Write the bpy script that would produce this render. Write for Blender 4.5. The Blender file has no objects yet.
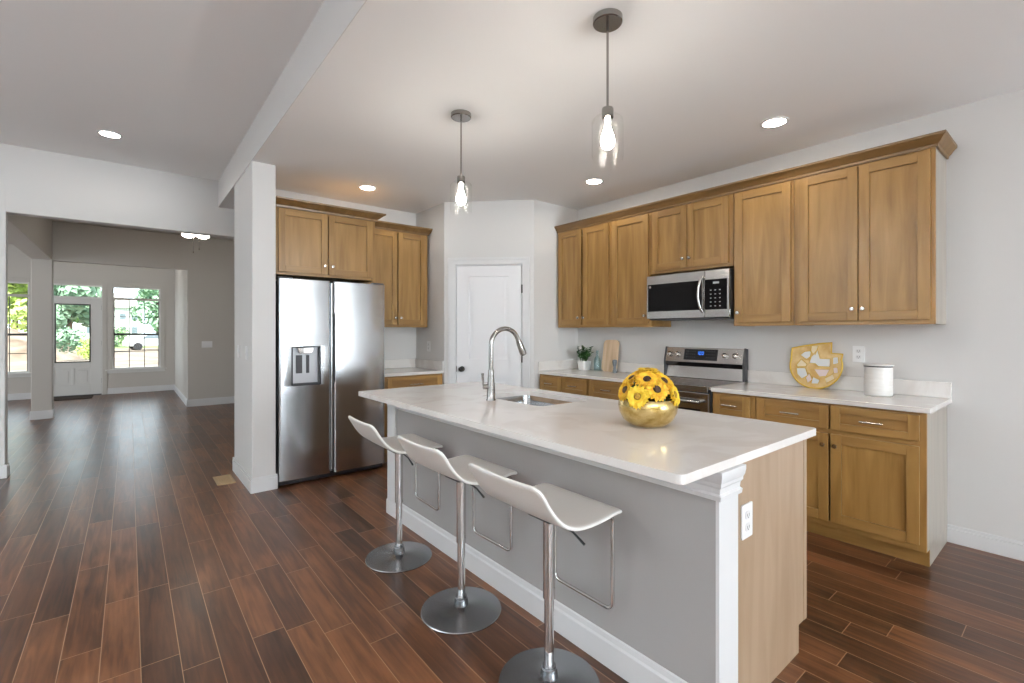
import bpy, bmesh, math, random
from mathutils import Vector, Matrix
S = bpy.context.scene
COL = S.collection
PI = math.pi

# ------------------------------------------------------------------ camera, world, light, exposure
cam_d = bpy.data.cameras.new('camera'); cam = bpy.data.objects.new('camera', cam_d); COL.objects.link(cam)
cam.location = (0, 0, 1.335)
cam.rotation_euler = (PI/2, 0, -math.radians(39.14))
cam_d.sensor_width = 36.0; cam_d.lens = 16.539; cam_d.shift_y = -9.5/1024
cam_d.clip_start = 0.05; cam_d.clip_end = 600
S.camera = cam

S.view_settings.view_transform = 'Standard'; S.view_settings.look = 'None'
S.view_settings.gamma = 1.0; S.view_settings.use_curve_mapping = False
S.view_settings.exposure = 0.36
S.cycles.use_denoising = True
S.cycles.max_bounces = 12; S.cycles.diffuse_bounces = 6; S.cycles.glossy_bounces = 5
S.cycles.transparent_max_bounces = 16
S.cycles.sample_clamp_indirect = 6.0

W = bpy.data.worlds.new('sky'); S.world = W; W.use_nodes = True
bg = W.node_tree.nodes['Background']
bg.inputs[0].default_value = (0.80, 0.90, 1.0, 1); bg.inputs[1].default_value = 3.4

def lamp(name, kind, loc, rot, energy, color, **kw):
    d = bpy.data.lights.new(name, kind); d.energy = energy; d.color = color
    for k, v in kw.items(): setattr(d, k, v)
    o = bpy.data.objects.new(name, d); o.location = loc; o.rotation_euler = rot; COL.objects.link(o); return o
lamp('sun', 'SUN', (0, -20, 30), (math.radians(38), 0, math.radians(-25)), 15.0, (1.0, 0.95, 0.88), angle=math.radians(1.5))
FILL_TINT = (0.86, 0.93, 1.0)
# added fill lights at invented openings behind and beside the view, mostly aimed up
lamp('fill_light_rear_right', 'AREA', (2.5, -6.28, 1.12), (math.radians(132), 0, 0), 250, FILL_TINT, shape='RECTANGLE', size=2.3, size_y=2.1)
lamp('fill_light_rear_left', 'AREA', (-1.9, -6.28, 1.5), (math.radians(155), 0, 0), 1150, FILL_TINT, shape='RECTANGLE', size=3.0, size_y=1.8, spread=math.radians(115))
lamp('fill_light_side', 'AREA', (-4.58, 2.8, 1.5), (math.radians(158), 0, -PI/2), 270, FILL_TINT, shape='RECTANGLE', size=2.6, size_y=1.8, spread=math.radians(84))  # invented side source, tilted up to brighten the left ceiling
lamp('fill_light_dining', 'AREA', (-5.95, 9.0, 1.4), (math.radians(100), 0, -PI/2), 130, FILL_TINT, shape='RECTANGLE', size=2.0, size_y=1.6)  # added to brighten the beam underside and header soffits
CAN_E = 60.0; BULB_E = 110.0

# ------------------------------------------------------------------ mesh helpers
class MB:
    def __init__(s): s.v = []; s.f = []; s.m = []
    def add(s, verts, faces, m=0):
        o = len(s.v); s.v += [tuple(p) for p in verts]
        for f in faces: s.f.append([i+o for i in f]); s.m.append(m)
        return s
    def box(s, x0, x1, y0, y1, z0, z1, m=0):
        x0, x1 = min(x0, x1), max(x0, x1); y0, y1 = min(y0, y1), max(y0, y1); z0, z1 = min(z0, z1), max(z0, z1)
        return s.add([(x0,y0,z0),(x1,y0,z0),(x1,y1,z0),(x0,y1,z0),(x0,y0,z1),(x1,y0,z1),(x1,y1,z1),(x0,y1,z1)],
              [(0,3,2,1),(4,5,6,7),(0,1,5,4),(1,2,6,5),(2,3,7,6),(3,0,4,7)], m)
    def prism(s, poly, axis, a0, a1, m=0):
        n = len(poly)
        def P(p, a):
            return {'z': (p[0], p[1], a), 'x': (a, p[0], p[1]), 'y': (p[0], a, p[1])}[axis]
        vs = [P(p, a0) for p in poly]+[P(p, a1) for p in poly]
        fs = [tuple(range(n)), tuple(range(2*n-1, n-1, -1))]+[(i, (i+1) % n, n+(i+1) % n, n+i) for i in range(n)]
        return s.add(vs, fs, m)
    def tube(s, pts, r, n=12, closed=False, m=0, caps=True):
        pts = [Vector(p) for p in pts]; k = len(pts)
        rs = r if isinstance(r, (list, tuple)) else [r]*k
        T = []
        for i in range(k):
            if closed: t = pts[(i+1) % k]-pts[i-1]
            else: t = pts[min(i+1, k-1)]-pts[max(i-1, 0)]
            T.append(t.normalized())
        up = Vector((0,0,1)) if abs(T[0].z) < .9 else Vector((1,0,0))
        N = (up-T[0]*up.dot(T[0])).normalized(); vs = []
        for i in range(k):
            N = (N-T[i]*N.dot(T[i])).normalized(); B = T[i].cross(N)
            for j in range(n):
                a = 2*PI*j/n; vs.append(pts[i]+(N*math.cos(a)+B*math.sin(a))*rs[i])
        fs = []
        for i in range(k if closed else k-1):
            i2 = (i+1) % k
            for j in range(n):
                j2 = (j+1) % n; fs.append((i*n+j, i*n+j2, i2*n+j2, i2*n+j))
        if not closed and caps: fs += [tuple(range(n)), tuple((k-1)*n+j for j in range(n-1, -1, -1))]
        return s.add(vs, fs, m)
    def lathe(s, prof, c=(0,0,0), n=32, m=0, axis='z', cap=True):
        vs = []; fs = []; k = len(prof)
        for r, h in prof:
            for j in range(n):
                a = 2*PI*j/n; p = (r*math.cos(a), r*math.sin(a), h)
                if axis == 'x': p = (h, p[0], p[1])
                if axis == 'y': p = (p[0], h, p[1])
                vs.append((c[0]+p[0], c[1]+p[1], c[2]+p[2]))
        for i in range(k-1):
            for j in range(n): fs.append((i*n+j, i*n+(j+1) % n, (i+1)*n+(j+1) % n, (i+1)*n+j))
        if cap:
            if prof[0][0] > 1e-6: fs.append(tuple(range(n)))
            if prof[-1][0] > 1e-6: fs.append(tuple((k-1)*n+j for j in range(n)))
        return s.add(vs, fs, m)
    def build(s, name, mats, parent=None, smooth=None, bevel=0, seg=2, loc=None):
        bm = bmesh.new(); vv = [bm.verts.new(p) for p in s.v]
        for f, mi in zip(s.f, s.m):
            try: q = bm.faces.new([vv[i] for i in f]); q.material_index = mi
            except ValueError: pass
        bmesh.ops.remove_doubles(bm, verts=bm.verts, dist=1e-6)
        bmesh.ops.recalc_face_normals(bm, faces=bm.faces)
        me = bpy.data.meshes.new(name); bm.to_mesh(me); bm.free()
        for mt in (mats if isinstance(mats, (list, tuple)) else [mats]): me.materials.append(mt)
        if smooth:
            for p in me.polygons: p.use_smooth = True
            me.set_sharp_from_angle(angle=math.radians(smooth))
        o = bpy.data.objects.new(name, me); COL.objects.link(o)
        if parent: o.parent = parent
        if loc: o.location = loc
        if bevel:
            b = o.modifiers.new('bevel', 'BEVEL'); b.width = bevel; b.segments = seg; b.limit_method = 'ANGLE'; b.angle_limit = math.radians(50)
            b.harden_normals = False
        return o

def tag(o, label, cat, group=None, kind=None):
    o['label'] = label; o['category'] = cat
    if group: o['group'] = group
    if kind: o['kind'] = kind
    return o
def thing(name, label, cat, loc=(0,0,0), rotz=0, group=None):
    o = bpy.data.objects.new(name, None); COL.objects.link(o); o.location = loc; o.rotation_euler = (0, 0, rotz)
    o.empty_display_size = .1
    return tag(o, label, cat, group)
def struct(o, label=None):
    o['kind'] = 'structure'
    if label: o['label'] = label
    return o
def dup(root, loc, rotz, label, group=None):
    r = root.copy(); COL.objects.link(r); r.location = loc; r.rotation_euler = (0, 0, rotz); r['label'] = label
    if group: r['group'] = group
    for ch in list(root.children):
        c = ch.copy(); COL.objects.link(c); c.parent = r
        for g in list(ch.children):
            d = g.copy(); COL.objects.link(d); d.parent = c
    return r
def arc(cx, cy, r, a0, a1, n):
    return [(cx+r*math.cos(a0+(a1-a0)*i/n), cy+r*math.sin(a0+(a1-a0)*i/n)) for i in range(n+1)]
def rrect(x0, x1, y0, y1, r, n=5):
    return arc(x1-r, y1-r, r, 0, PI/2, n)+arc(x0+r, y1-r, r, PI/2, PI, n)+arc(x0+r, y0+r, r, PI, 1.5*PI, n)+arc(x1-r, y0+r, r, 1.5*PI, 2*PI, n)

# ------------------------------------------------------------------ materials
def mat(name, color, rough=.5, metal=0, spec=.5, coat=0, coat_rough=.1, emit=None, estr=0):
    m = bpy.data.materials.new(name); m.use_nodes = True
    b = m.node_tree.nodes['Principled BSDF']
    b.inputs['Base Color'].default_value = (*color, 1); b.inputs['Roughness'].default_value = rough
    b.inputs['Metallic'].default_value = metal; b.inputs['Specular IOR Level'].default_value = spec
    b.inputs['Coat Weight'].default_value = coat; b.inputs['Coat Roughness'].default_value = coat_rough
    if emit: b.inputs['Emission Color'].default_value = (*emit, 1); b.inputs['Emission Strength'].default_value = estr
    return m
def nodes(m): return m.node_tree.nodes, m.node_tree.links, m.node_tree.nodes['Principled BSDF']
def noise_bump(m, scale=(200,200,200), strength=.05, dist=.001, detail=3):
    n, l, b = nodes(m)
    tc = n.new('ShaderNodeTexCoord'); mp = n.new('ShaderNodeMapping'); mp.inputs['Scale'].default_value = scale
    nz = n.new('ShaderNodeTexNoise'); nz.inputs['Scale'].default_value = 1; nz.inputs['Detail'].default_value = detail
    bp = n.new('ShaderNodeBump'); bp.inputs['Strength'].default_value = strength; bp.inputs['Distance'].default_value = dist
    l.new(tc.outputs['Object'], mp.inputs[0]); l.new(mp.outputs[0], nz.inputs[0]); l.new(nz.outputs[0], bp.inputs['Height']); l.new(bp.outputs[0], b.inputs['Normal'])
    return m
def noise_color(m, c1, c2, scale=(5,5,5), detail=4, lo=.35, hi=.65, distortion=0):
    n, l, b = nodes(m)
    tc = n.new('ShaderNodeTexCoord'); mp = n.new('ShaderNodeMapping'); mp.inputs['Scale'].default_value = scale
    oi = n.new('ShaderNodeObjectInfo'); va = n.new('ShaderNodeVectorMath'); va.operation = 'ADD'
    sc = n.new('ShaderNodeVectorMath'); sc.operation = 'SCALE'; sc.inputs[0].default_value = (37, 91, 53)
    nz = n.new('ShaderNodeTexNoise'); nz.inputs['Scale'].default_value = 1; nz.inputs['Detail'].default_value = detail; nz.inputs['Distortion'].default_value = distortion
    cr = n.new('ShaderNodeValToRGB'); cr.color_ramp.elements[0].position = lo; cr.color_ramp.elements[1].position = hi
    cr.color_ramp.elements[0].color = (*c1, 1); cr.color_ramp.elements[1].color = (*c2, 1)
    l.new(tc.outputs['Object'], mp.inputs[0]); l.new(oi.outputs['Random'], sc.inputs['Scale'])
    l.new(mp.outputs[0], va.inputs[0]); l.new(sc.outputs[0], va.inputs[1]); l.new(va.outputs[0], nz.inputs[0])
    l.new(nz.outputs[0], cr.inputs[0]); l.new(cr.outputs[0], b.inputs['Base Color'])
    return m

M = {}
M['wall'] = noise_bump(mat('wall_paint', (.67, .66, .645), .6, spec=.3), (90,90,90), .06)
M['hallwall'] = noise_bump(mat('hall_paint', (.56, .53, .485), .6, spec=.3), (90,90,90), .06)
M['ceil'] = noise_bump(mat('ceiling_paint', (.865, .865, .862), .8, spec=.2), (60,60,60), .08)
M['trim'] = mat('trim_white', (.70, .70, .70), .35)
M['doorw'] = mat('door_white', (.78, .78, .79), .35)
def wood(name, c1, c2, vert=True, axis='z'):
    sc = {'z': (16, 16, 1.6), 'x': (1.6, 16, 16), 'y': (16, 1.6, 16)}[axis]
    m = noise_color(mat(name, c2, .38, coat=.15, coat_rough=.25), c1, c2, sc, 6, .30, .72, .6)
    return m
WC1, WC2 = (.235, .120, .028), (.395, .222, .066)
M['woodv'] = wood('cabinet_maple_upright', WC1, WC2, axis='z')
M['woodh'] = wood('cabinet_maple_level', (.225, .113, .028), (.360, .202, .060), axis='x')
M['woodin'] = mat('cabinet_edge', (.20, .10, .03), .5)
M['side'] = wood('cabinet_side_veneer', (.32, .285, .24), (.39, .35, .295), axis='z')
M['iside'] = wood('island_side_veneer', (.315, .215, .135), (.39, .28, .19), axis='z')
M['quartz'] = noise_color(mat('white_quartz', (.78, .75, .72), .13), (.74, .70, .665), (.80, .775, .745), (3, 3, 3), 8, .42, .52, 1.2)
def steel(name, col=(.56, .56, .57), rough=.17, scale=(2, 2, 200), st=.03):
    m = mat(name, col, rough, 1.0); n, l, b = nodes(m)
    noise_bump(m, scale, st, .0006, 2); return m
M['steel'] = steel('brushed_steel', (.52, .535, .55))
M['steelv'] = steel('range_steel', (.52, .50, .48), .2, (260, 2, 260), .05)
M['nickel'] = mat('satin_nickel', (.62, .59, .55), .22, 1.0)
M['fnickel'] = mat('faucet_nickel', (.33, .315, .30), .2, 1.0)
M['chrome'] = mat('chrome', (.72, .71, .70), .07, 1.0)
M['bchrome'] = mat('brushed_chrome', (.30, .305, .315), .22, 1.0)
_n, _l, _b = nodes(M['bchrome']); _b.inputs['Anisotropic'].default_value = .85
_t = _n.new('ShaderNodeTangent'); _t.direction_type = 'RADIAL'; _t.axis = 'Z'; _l.new(_t.outputs[0], _b.inputs['Tangent'])
M['black'] = mat('black_plastic', (.012, .012, .014), .35)
M['dark'] = mat('dark_grey', (.05, .05, .055), .4)
M['bglass'] = mat('black_glass', (.008, .008, .009), .05, coat=.5, coat_rough=.02)
M['mglass'] = mat('dark_door_glass', (.006, .005, .005), .06, spec=.12)
M['plastic'] = mat('white_plastic', (.80, .80, .80), .35)
M['bronze'] = mat('oiled_bronze', (.02, .016, .014), .35, .6)
M['seat'] = noise_bump(mat('white_vinyl', (.76, .72, .67), .42, spec=.4), (160,160,160), .05)
M['piping'] = mat('white_seam', (.86, .84, .80), .4)
M['ceramic'] = noise_color(mat('cream_ceramic', (.8, .79, .76), .3), (.74, .725, .695), (.80, .79, .765), (12, 12, 60), 5)
M['pot'] = mat('white_pot', (.80, .80, .79), .45)
M['leaf'] = noise_color(mat('leaf_green', (.03, .10, .02), .4), (.012, .045, .01), (.05, .15, .03), (40, 40, 40))
M['soil'] = mat('potting_soil', (.04, .025, .015), .9)
M['board'] = noise_color(mat('pale_wood_board', (.6, .43, .27), .5), (.56, .40, .25), (.70, .53, .36), (30, 30, 3))
M['boardedge'] = mat('board_edge', (.40, .22, .08), .5)
M['greymill'] = mat('grey_glaze', (.13, .14, .15), .35)
M['traygold'] = noise_color(mat('honey_tray', (.62, .36, .06), .35), (.58, .34, .08), (.74, .54, .24), (14, 14, 14), 5)
M['trayline'] = mat('golden_seam', (.66, .42, .04), .3, .3)
M['inlayw'] = mat('pearl_inlay', (.72, .74, .74), .25)
M['inlayp'] = mat('blush_inlay', (.74, .62, .60), .3)
M['inlayc'] = mat('cream_inlay', (.78, .66, .44), .3)
M['petal'] = noise_color(mat('petal_yellow', (.85, .5, .02), .55), (.74, .33, .012), (.90, .62, .04), (60, 60, 60))
M['petal2'] = noise_color(mat('petal_lemon', (.88, .62, .03), .55), (.84, .52, .02), (.93, .72, .07), (60, 60, 60))
M['fcenter'] = noise_color(mat('flower_centre', (.03, .015, .008), .8), (.012, .007, .005), (.09, .04, .012), (300, 300, 300))
M['fcenterg'] = noise_color(mat('flower_centre_gold', (.4, .2, .02), .8), (.16, .07, .01), (.60, .36, .03), (300, 300, 300))
M['stem'] = mat('stem_green', (.05, .10, .02), .6)
M['gold'] = noise_color(mat('gold_mercury_glass', (.6, .42, .14), .17, .85), (.42, .28, .075), (.66, .50, .22), (26, 26, 34), 6, .35, .6)
M['vent'] = mat('tan_metal', (.40, .28, .15), .4, .3)
M['mat'] = noise_color(mat('coir_mat', (.03, .018, .01), .9), (.02, .012, .008), (.05, .03, .018), (200, 200, 200))
M['frameG'] = mat('window_vinyl', (.70, .69, .66), .45)
M['muntin'] = mat('dark_muntin', (.05, .05, .045), .5)
M['sash'] = mat('dark_gasket', (.03, .03, .03), .5)
def emis(name, color, st):
    m = bpy.data.materials.new(name); m.use_nodes = True; n = m.node_tree.nodes; n.clear()
    e = n.new('ShaderNodeEmission'); e.inputs[0].default_value = (*color, 1); e.inputs[1].default_value = st
    o = n.new('ShaderNodeOutputMaterial'); m.node_tree.links.new(e.outputs[0], o.inputs[0]); return m
M['canlens'] = emis('lit_can_lens', (1.0, .95, .88), CAN_E)
M['bulb'] = emis('lit_bulb', (1.0, .93, .84), BULB_E)
M['fanlens'] = emis('lit_fan_bowl', (1.0, .93, .82), 22.0)
M['blue'] = emis('blue_display', (.05, .22, 1.0), 1.6)
def clear(name, tint=(1,1,1), lo=.04, hi=.8, rough=.0, facing=True):
    m = bpy.data.materials.new(name); m.use_nodes = True; n = m.node_tree.nodes; l = m.node_tree.links; n.clear()
    t = n.new('ShaderNodeBsdfTransparent'); t.inputs[0].default_value = (*tint, 1)
    g = n.new('ShaderNodeBsdfGlossy'); g.inputs['Roughness'].default_value = rough
    lw = n.new('ShaderNodeLayerWeight'); lw.inputs[0].default_value = .5
    pw = n.new('ShaderNodeMath'); pw.operation = 'POWER'; pw.inputs[1].default_value = 6
    mr = n.new('ShaderNodeMapRange'); mr.inputs[3].default_value = lo; mr.inputs[4].default_value = hi
    mx = n.new('ShaderNodeMixShader'); o = n.new('ShaderNodeOutputMaterial')
    l.new(lw.outputs['Facing'], pw.inputs[0]); l.new(pw.outputs[0], mr.inputs[0]); l.new(mr.outputs[0], mx.inputs[0])
    l.new(t.outputs[0], mx.inputs[1]); l.new(g.outputs[0], mx.inputs[2]); l.new(mx.outputs[0], o.inputs[0]); return m
M['pane'] = clear('window_glass', (.97, .99, .98), .03, .4)
M['shade'] = clear('clear_shade_glass', (.975, .98, .975), .006, .6, .0)
M['bottle'] = clear('pale_bottle_glass', (.80, .88, .88), .08, .7, .02)

def floor_mat():
    m = mat('walnut_planks', (.1, .05, .03), .3); n, l, b = nodes(m)
    tc = n.new('ShaderNodeTexCoord'); sp = n.new('ShaderNodeSeparateXYZ'); l.new(tc.outputs['Object'], sp.inputs[0])
    def math_(op, a, c=None, d=None):
        q = n.new('ShaderNodeMath'); q.operation = op
        for i, x in enumerate((a, c, d)):
            if x is None: continue
            if isinstance(x, (int, float)): q.inputs[i].default_value = x
            else: l.new(x, q.inputs[i])
        return q.outputs[0]
    PW, PL = .127, 1.75
    u = math_('DIVIDE', math_('ADD', sp.outputs['X'], 20.03), PW)
    row = math_('FLOOR', u); fu = math_('FRACT', u)
    wn = n.new('ShaderNodeTexWhiteNoise'); wn.noise_dimensions = '1D'; l.new(row, wn.inputs['W'])
    # board lengths: two seams per period at uneven places
    v = math_('ADD', math_('DIVIDE', math_('ADD', sp.outputs['Y'], 30.0), PL), math_('MULTIPLY', wn.outputs['Value'], 9.7))
    bi = math_('FLOOR', v); fv = math_('FRACT', v)
    cut = math_('ADD', .35, math_('MULTIPLY', math_('FRACT', math_('MULTIPLY', wn.outputs['Value'], 57.3)), .3))
    half = math_('GREATER_THAN', fv, cut)
    cb = n.new('ShaderNodeCombineXYZ'); l.new(row, cb.inputs[0]); l.new(bi, cb.inputs[1]); l.new(half, cb.inputs[2])
    wn2 = n.new('ShaderNodeTexWhiteNoise'); wn2.noise_dimensions = '3D'; l.new(cb.outputs[0], wn2.inputs['Vector'])
    # seam distance (metres)
    du = math_('MULTIPLY', math_('MINIMUM', fu, math_('SUBTRACT', 1, fu)), PW)
    dv = math_('MULTIPLY', math_('MINIMUM', math_('MINIMUM', fv, math_('SUBTRACT', 1, fv)), math_('ABSOLUTE', math_('SUBTRACT', fv, cut))), PL)
    dd = math_('MINIMUM', du, dv)
    seam = n.new('ShaderNodeMapRange'); l.new(dd, seam.inputs[0]); seam.inputs[1].default_value = .0009; seam.inputs[2].default_value = .0020
    seam.inputs[3].default_value = 1; seam.inputs[4].default_value = 0
    # grain
    off = n.new('ShaderNodeVectorMath'); off.operation = 'SCALE'; off.inputs['Scale'].default_value = 40; l.new(wn2.outputs['Color'], off.inputs[0])
    mp = n.new('ShaderNodeMapping'); mp.inputs['Scale'].default_value = (34, 2.2, 1); l.new(tc.outputs['Object'], mp.inputs[0])
    ad = n.new('ShaderNodeVectorMath'); l.new(mp.outputs[0], ad.inputs[0]); l.new(off.outputs[0], ad.inputs[1])
    nz = n.new('ShaderNodeTexNoise'); nz.inputs['Scale'].default_value = 1; nz.inputs['Detail'].default_value = 6; nz.inputs['Distortion'].default_value = 1.0; l.new(ad.outputs[0], nz.inputs[0])
    mp2 = n.new('ShaderNodeMapping'); mp2.inputs['Scale'].default_value = (7, 2.5, 1); l.new(tc.outputs['Object'], mp2.inputs[0])
    ad2 = n.new('ShaderNodeVectorMath'); l.new(mp2.outputs[0], ad2.inputs[0]); l.new(off.outputs[0], ad2.inputs[1])
    nz2 = n.new('ShaderNodeTexNoise'); nz2.inputs['Scale'].default_value = 1; nz2.inputs['Detail'].default_value = 4; l.new(ad2.outputs[0], nz2.inputs[0])
    g = math_('ADD', math_('MULTIPLY', nz.outputs[0], .55), math_('MULTIPLY', nz2.outputs[0], .45))
    g = math_('ADD', g, math_('MULTIPLY', math_('SUBTRACT', wn2.outputs['Value'], .5), .22))
    cr = n.new('ShaderNodeValToRGB'); l.new(g, cr.inputs[0]); e = cr.color_ramp.elements
    e[0].position = .30; e[0].color = (.032, .0115, .0052, 1); e[1].position = .72; e[1].color = (.205, .082, .033, 1)
    x = e.new(.5); x.color = (.092, .034, .0138, 1)
    mx = n.new('ShaderNodeMix'); mx.data_type = 'RGBA'; l.new(seam.outputs[0], mx.inputs['Factor']); l.new(cr.outputs[0], mx.inputs['A']); mx.inputs['B'].default_value = (.33, .20, .115, 1)  # light seam tone paints in the glints along the plank bevels
    l.new(mx.outputs['Result'], b.inputs['Base Color'])
    rr = n.new('ShaderNodeMapRange'); l.new(nz2.outputs[0], rr.inputs[0]); rr.inputs[3].default_value = .25; rr.inputs[4].default_value = .36
    l.new(rr.outputs[0], b.inputs['Roughness'])
    # hand-scraped relief
    mp3 = n.new('ShaderNodeMapping'); mp3.inputs['Scale'].default_value = (26, 3, 1); l.new(tc.outputs['Object'], mp3.inputs[0])
    ad3 = n.new('ShaderNodeVectorMath'); l.new(mp3.outputs[0], ad3.inputs[0]); l.new(off.outputs[0], ad3.inputs[1])
    nz3 = n.new('ShaderNodeTexNoise'); nz3.inputs['Scale'].default_value = 1; nz3.inputs['Detail'].default_value = 3; l.new(ad3.outputs[0], nz3.inputs[0])
    ht = math_('SUBTRACT', nz3.outputs[0], math_('MULTIPLY', seam.outputs[0], .8))
    bp = n.new('ShaderNodeBump'); bp.inputs['Strength'].default_value = .30; bp.inputs['Distance'].default_value = .002
    l.new(ht, bp.inputs['Height']); l.new(bp.outputs[0], b.inputs['Normal'])
    b.inputs['Specular IOR Level'].default_value = .5
    return m
M['floor'] = floor_mat()

# ------------------------------------------------------------------ room shell
XW = 4.05; ZK = 2.755; ZL = 3.055; XB = .79; YW = 6.26; Y2 = 10.15; Y3 = 13.3; YR = -6.2; XL = -4.5
struct(MB().box(-6.0, 4.25, YR-.15, 13.5, -.15, 0).build('floor', M['floor']))
struct(MB().box(XB, 4.25, YR-.1, YW, ZK, 3.35).build('ceiling_kitchen', [M['ceil']]))
struct(MB().box(-6.0, XB, YR-.1, YW, ZL, 3.35).build('ceiling_living', [M['ceil']]))
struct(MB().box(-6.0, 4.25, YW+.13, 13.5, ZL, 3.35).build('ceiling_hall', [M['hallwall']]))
struct(MB().box(XB-.004, XB, YR, YW, ZK, ZL).build('wall_soffit', M['wall']))
struct(MB().box(XW, XW+.15, YR, YW, 0, ZK).build('wall_right', M['wall']))
struct(MB().box(XB, .97, 4.38, 5.23, 0, ZK).build('wall_column', M['wall'], bevel=.008))
struct(MB().box(.97, 2.775, 5.11, 5.23, 0, ZK).build('wall_back', M['wall']))
struct(MB().box(2.675, 2.775, 4.46, 5.11, 0, ZK).build('wall_return', M['wall']))
struct(MB().box(3.37, XW, 3.765, 3.865, 0, ZK).build('wall_pantry', M['wall']))
# living-side wall with the wide opening to the hall
b = MB(); b.box(-6.0, -.88, YW, YW+.13, 0, 3.35); b.box(-.88, 1.95, YW, YW+.13, 2.435, 3.35); b.box(1.95, 4.25, YW, YW+.13, 0, 3.35)
struct(b.build('wall_opening', M['wall'], bevel=.006))
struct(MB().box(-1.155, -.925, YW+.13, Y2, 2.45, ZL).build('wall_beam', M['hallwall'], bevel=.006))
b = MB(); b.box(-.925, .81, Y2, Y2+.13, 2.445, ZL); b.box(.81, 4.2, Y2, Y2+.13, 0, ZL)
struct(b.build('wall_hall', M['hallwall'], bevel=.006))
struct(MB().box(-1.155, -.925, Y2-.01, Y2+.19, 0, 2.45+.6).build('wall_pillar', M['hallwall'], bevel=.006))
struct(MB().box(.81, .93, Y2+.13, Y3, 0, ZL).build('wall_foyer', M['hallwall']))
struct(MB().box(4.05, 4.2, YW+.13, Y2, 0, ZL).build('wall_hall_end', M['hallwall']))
b = MB(); b.box(-6.0, -5.9, YW+.13, 8.0, 0, ZL); b.box(-6.0, -5.9, 8.0, 10.0, 0, .6); b.box(-6.0, -5.9, 8.0, 10.0, 2.2, ZL); b.box(-6.0, -5.9, 10.0, Y3, 0, ZL)  # opening added for the dining fill light
struct(b.build('wall_dining_end', M['hallwall']))
# front wall with openings: dining window, door + transom, foyer window
OPN = [(-2.36, -1.535, .53, 2.325), (-1.375, -.44, 0, 2.325), (-.285, .555, .53, 2.325)]
b = MB(); x = -6.0
for (a, c, z0, z1) in OPN:
    b.box(x, a, Y3, Y3+.15, 0, ZL)
    if z0 > 0: b.box(a, c, Y3, Y3+.15, 0, z0)
    b.box(a, c, Y3, Y3+.15, z1, ZL); x = c
b.box(x, 4.2, Y3, Y3+.15, 0, ZL)
struct(b.build('wall_front', M['hallwall']))
# rear and side walls behind the photographer, with openings added for the fill lights
b = MB(); b.box(-6, -3.4, YR-.15, YR, 0, ZL); b.box(-3.4, -.4, YR-.15, YR, 0, .6); b.box(-3.4, -.4, YR-.15, YR, 2.4, ZL)
b.box(-.4, 1.35, YR-.15, YR, 0, ZL); b.box(1.35, 3.65, YR-.15, YR, 2.15, ZL); b.box(3.65, 4.2, YR-.15, YR, 0, ZL)
struct(b.build('wall_rear', M['wall']))
b = MB(); b.box(XL-.15, XL, YR, 1.5, 0, ZL); b.box(XL-.15, XL, 1.5, 4.1, 0, .6); b.box(XL-.15, XL, 1.5, 4.1, 2.4, ZL); b.box(XL-.15, XL, 4.1, YW, 0, ZL)
struct(b.build('wall_left', M['wall']))
for nm, (x0, x1, z0, z1), nm2 in (('added_window_4', (-3.4, -.4, .6, 2.4), 'l'), ('added_window_5', (1.35, 3.65, 0, 2.15), 'p')):  # invented windows that frame the two rear fill lights
    f = MB(); w = .06; y0, y1 = YR-.11, YR-.04
    f.box(x0, x0+w, y0, y1, z0, z1); f.box(x1-w, x1, y0, y1, z0, z1); f.box(x0+w, x1-w, y0, y1, z1-w, z1); f.box(x0+w, x1-w, y0, y1, z0, z0+w)
    xm = (x0+x1)/2; f.box(xm-.04, xm+.04, y0, y1, z0+w, z1-w)
    fo = struct(f.build(nm, M['trim'])); MB().box(x0+w, x1-w, YR-.08, YR-.076, z0+w, z1-w).build('pane', M['pane'], fo)
f = MB(); w = .06
f.box(XL-.11, XL-.04, 1.5, 1.5+w, .6, 2.4); f.box(XL-.11, XL-.04, 4.1-w, 4.1, .6, 2.4); f.box(XL-.11, XL-.04, 1.5+w, 4.1-w, .6, .6+w); f.box(XL-.11, XL-.04, 1.5+w, 4.1-w, 2.4-w, 2.4); f.box(XL-.11, XL-.04, 2.76, 2.84, .6+w, 2.4-w)
fo = struct(f.build('added_window_6', M['trim'])); MB().box(XL-.08, XL-.076, 1.5+w, 4.1-w, .6+w, 2.4-w).build('pane', M['pane'], fo)  # invented side window, set where its fill light reaches the ceiling

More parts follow.
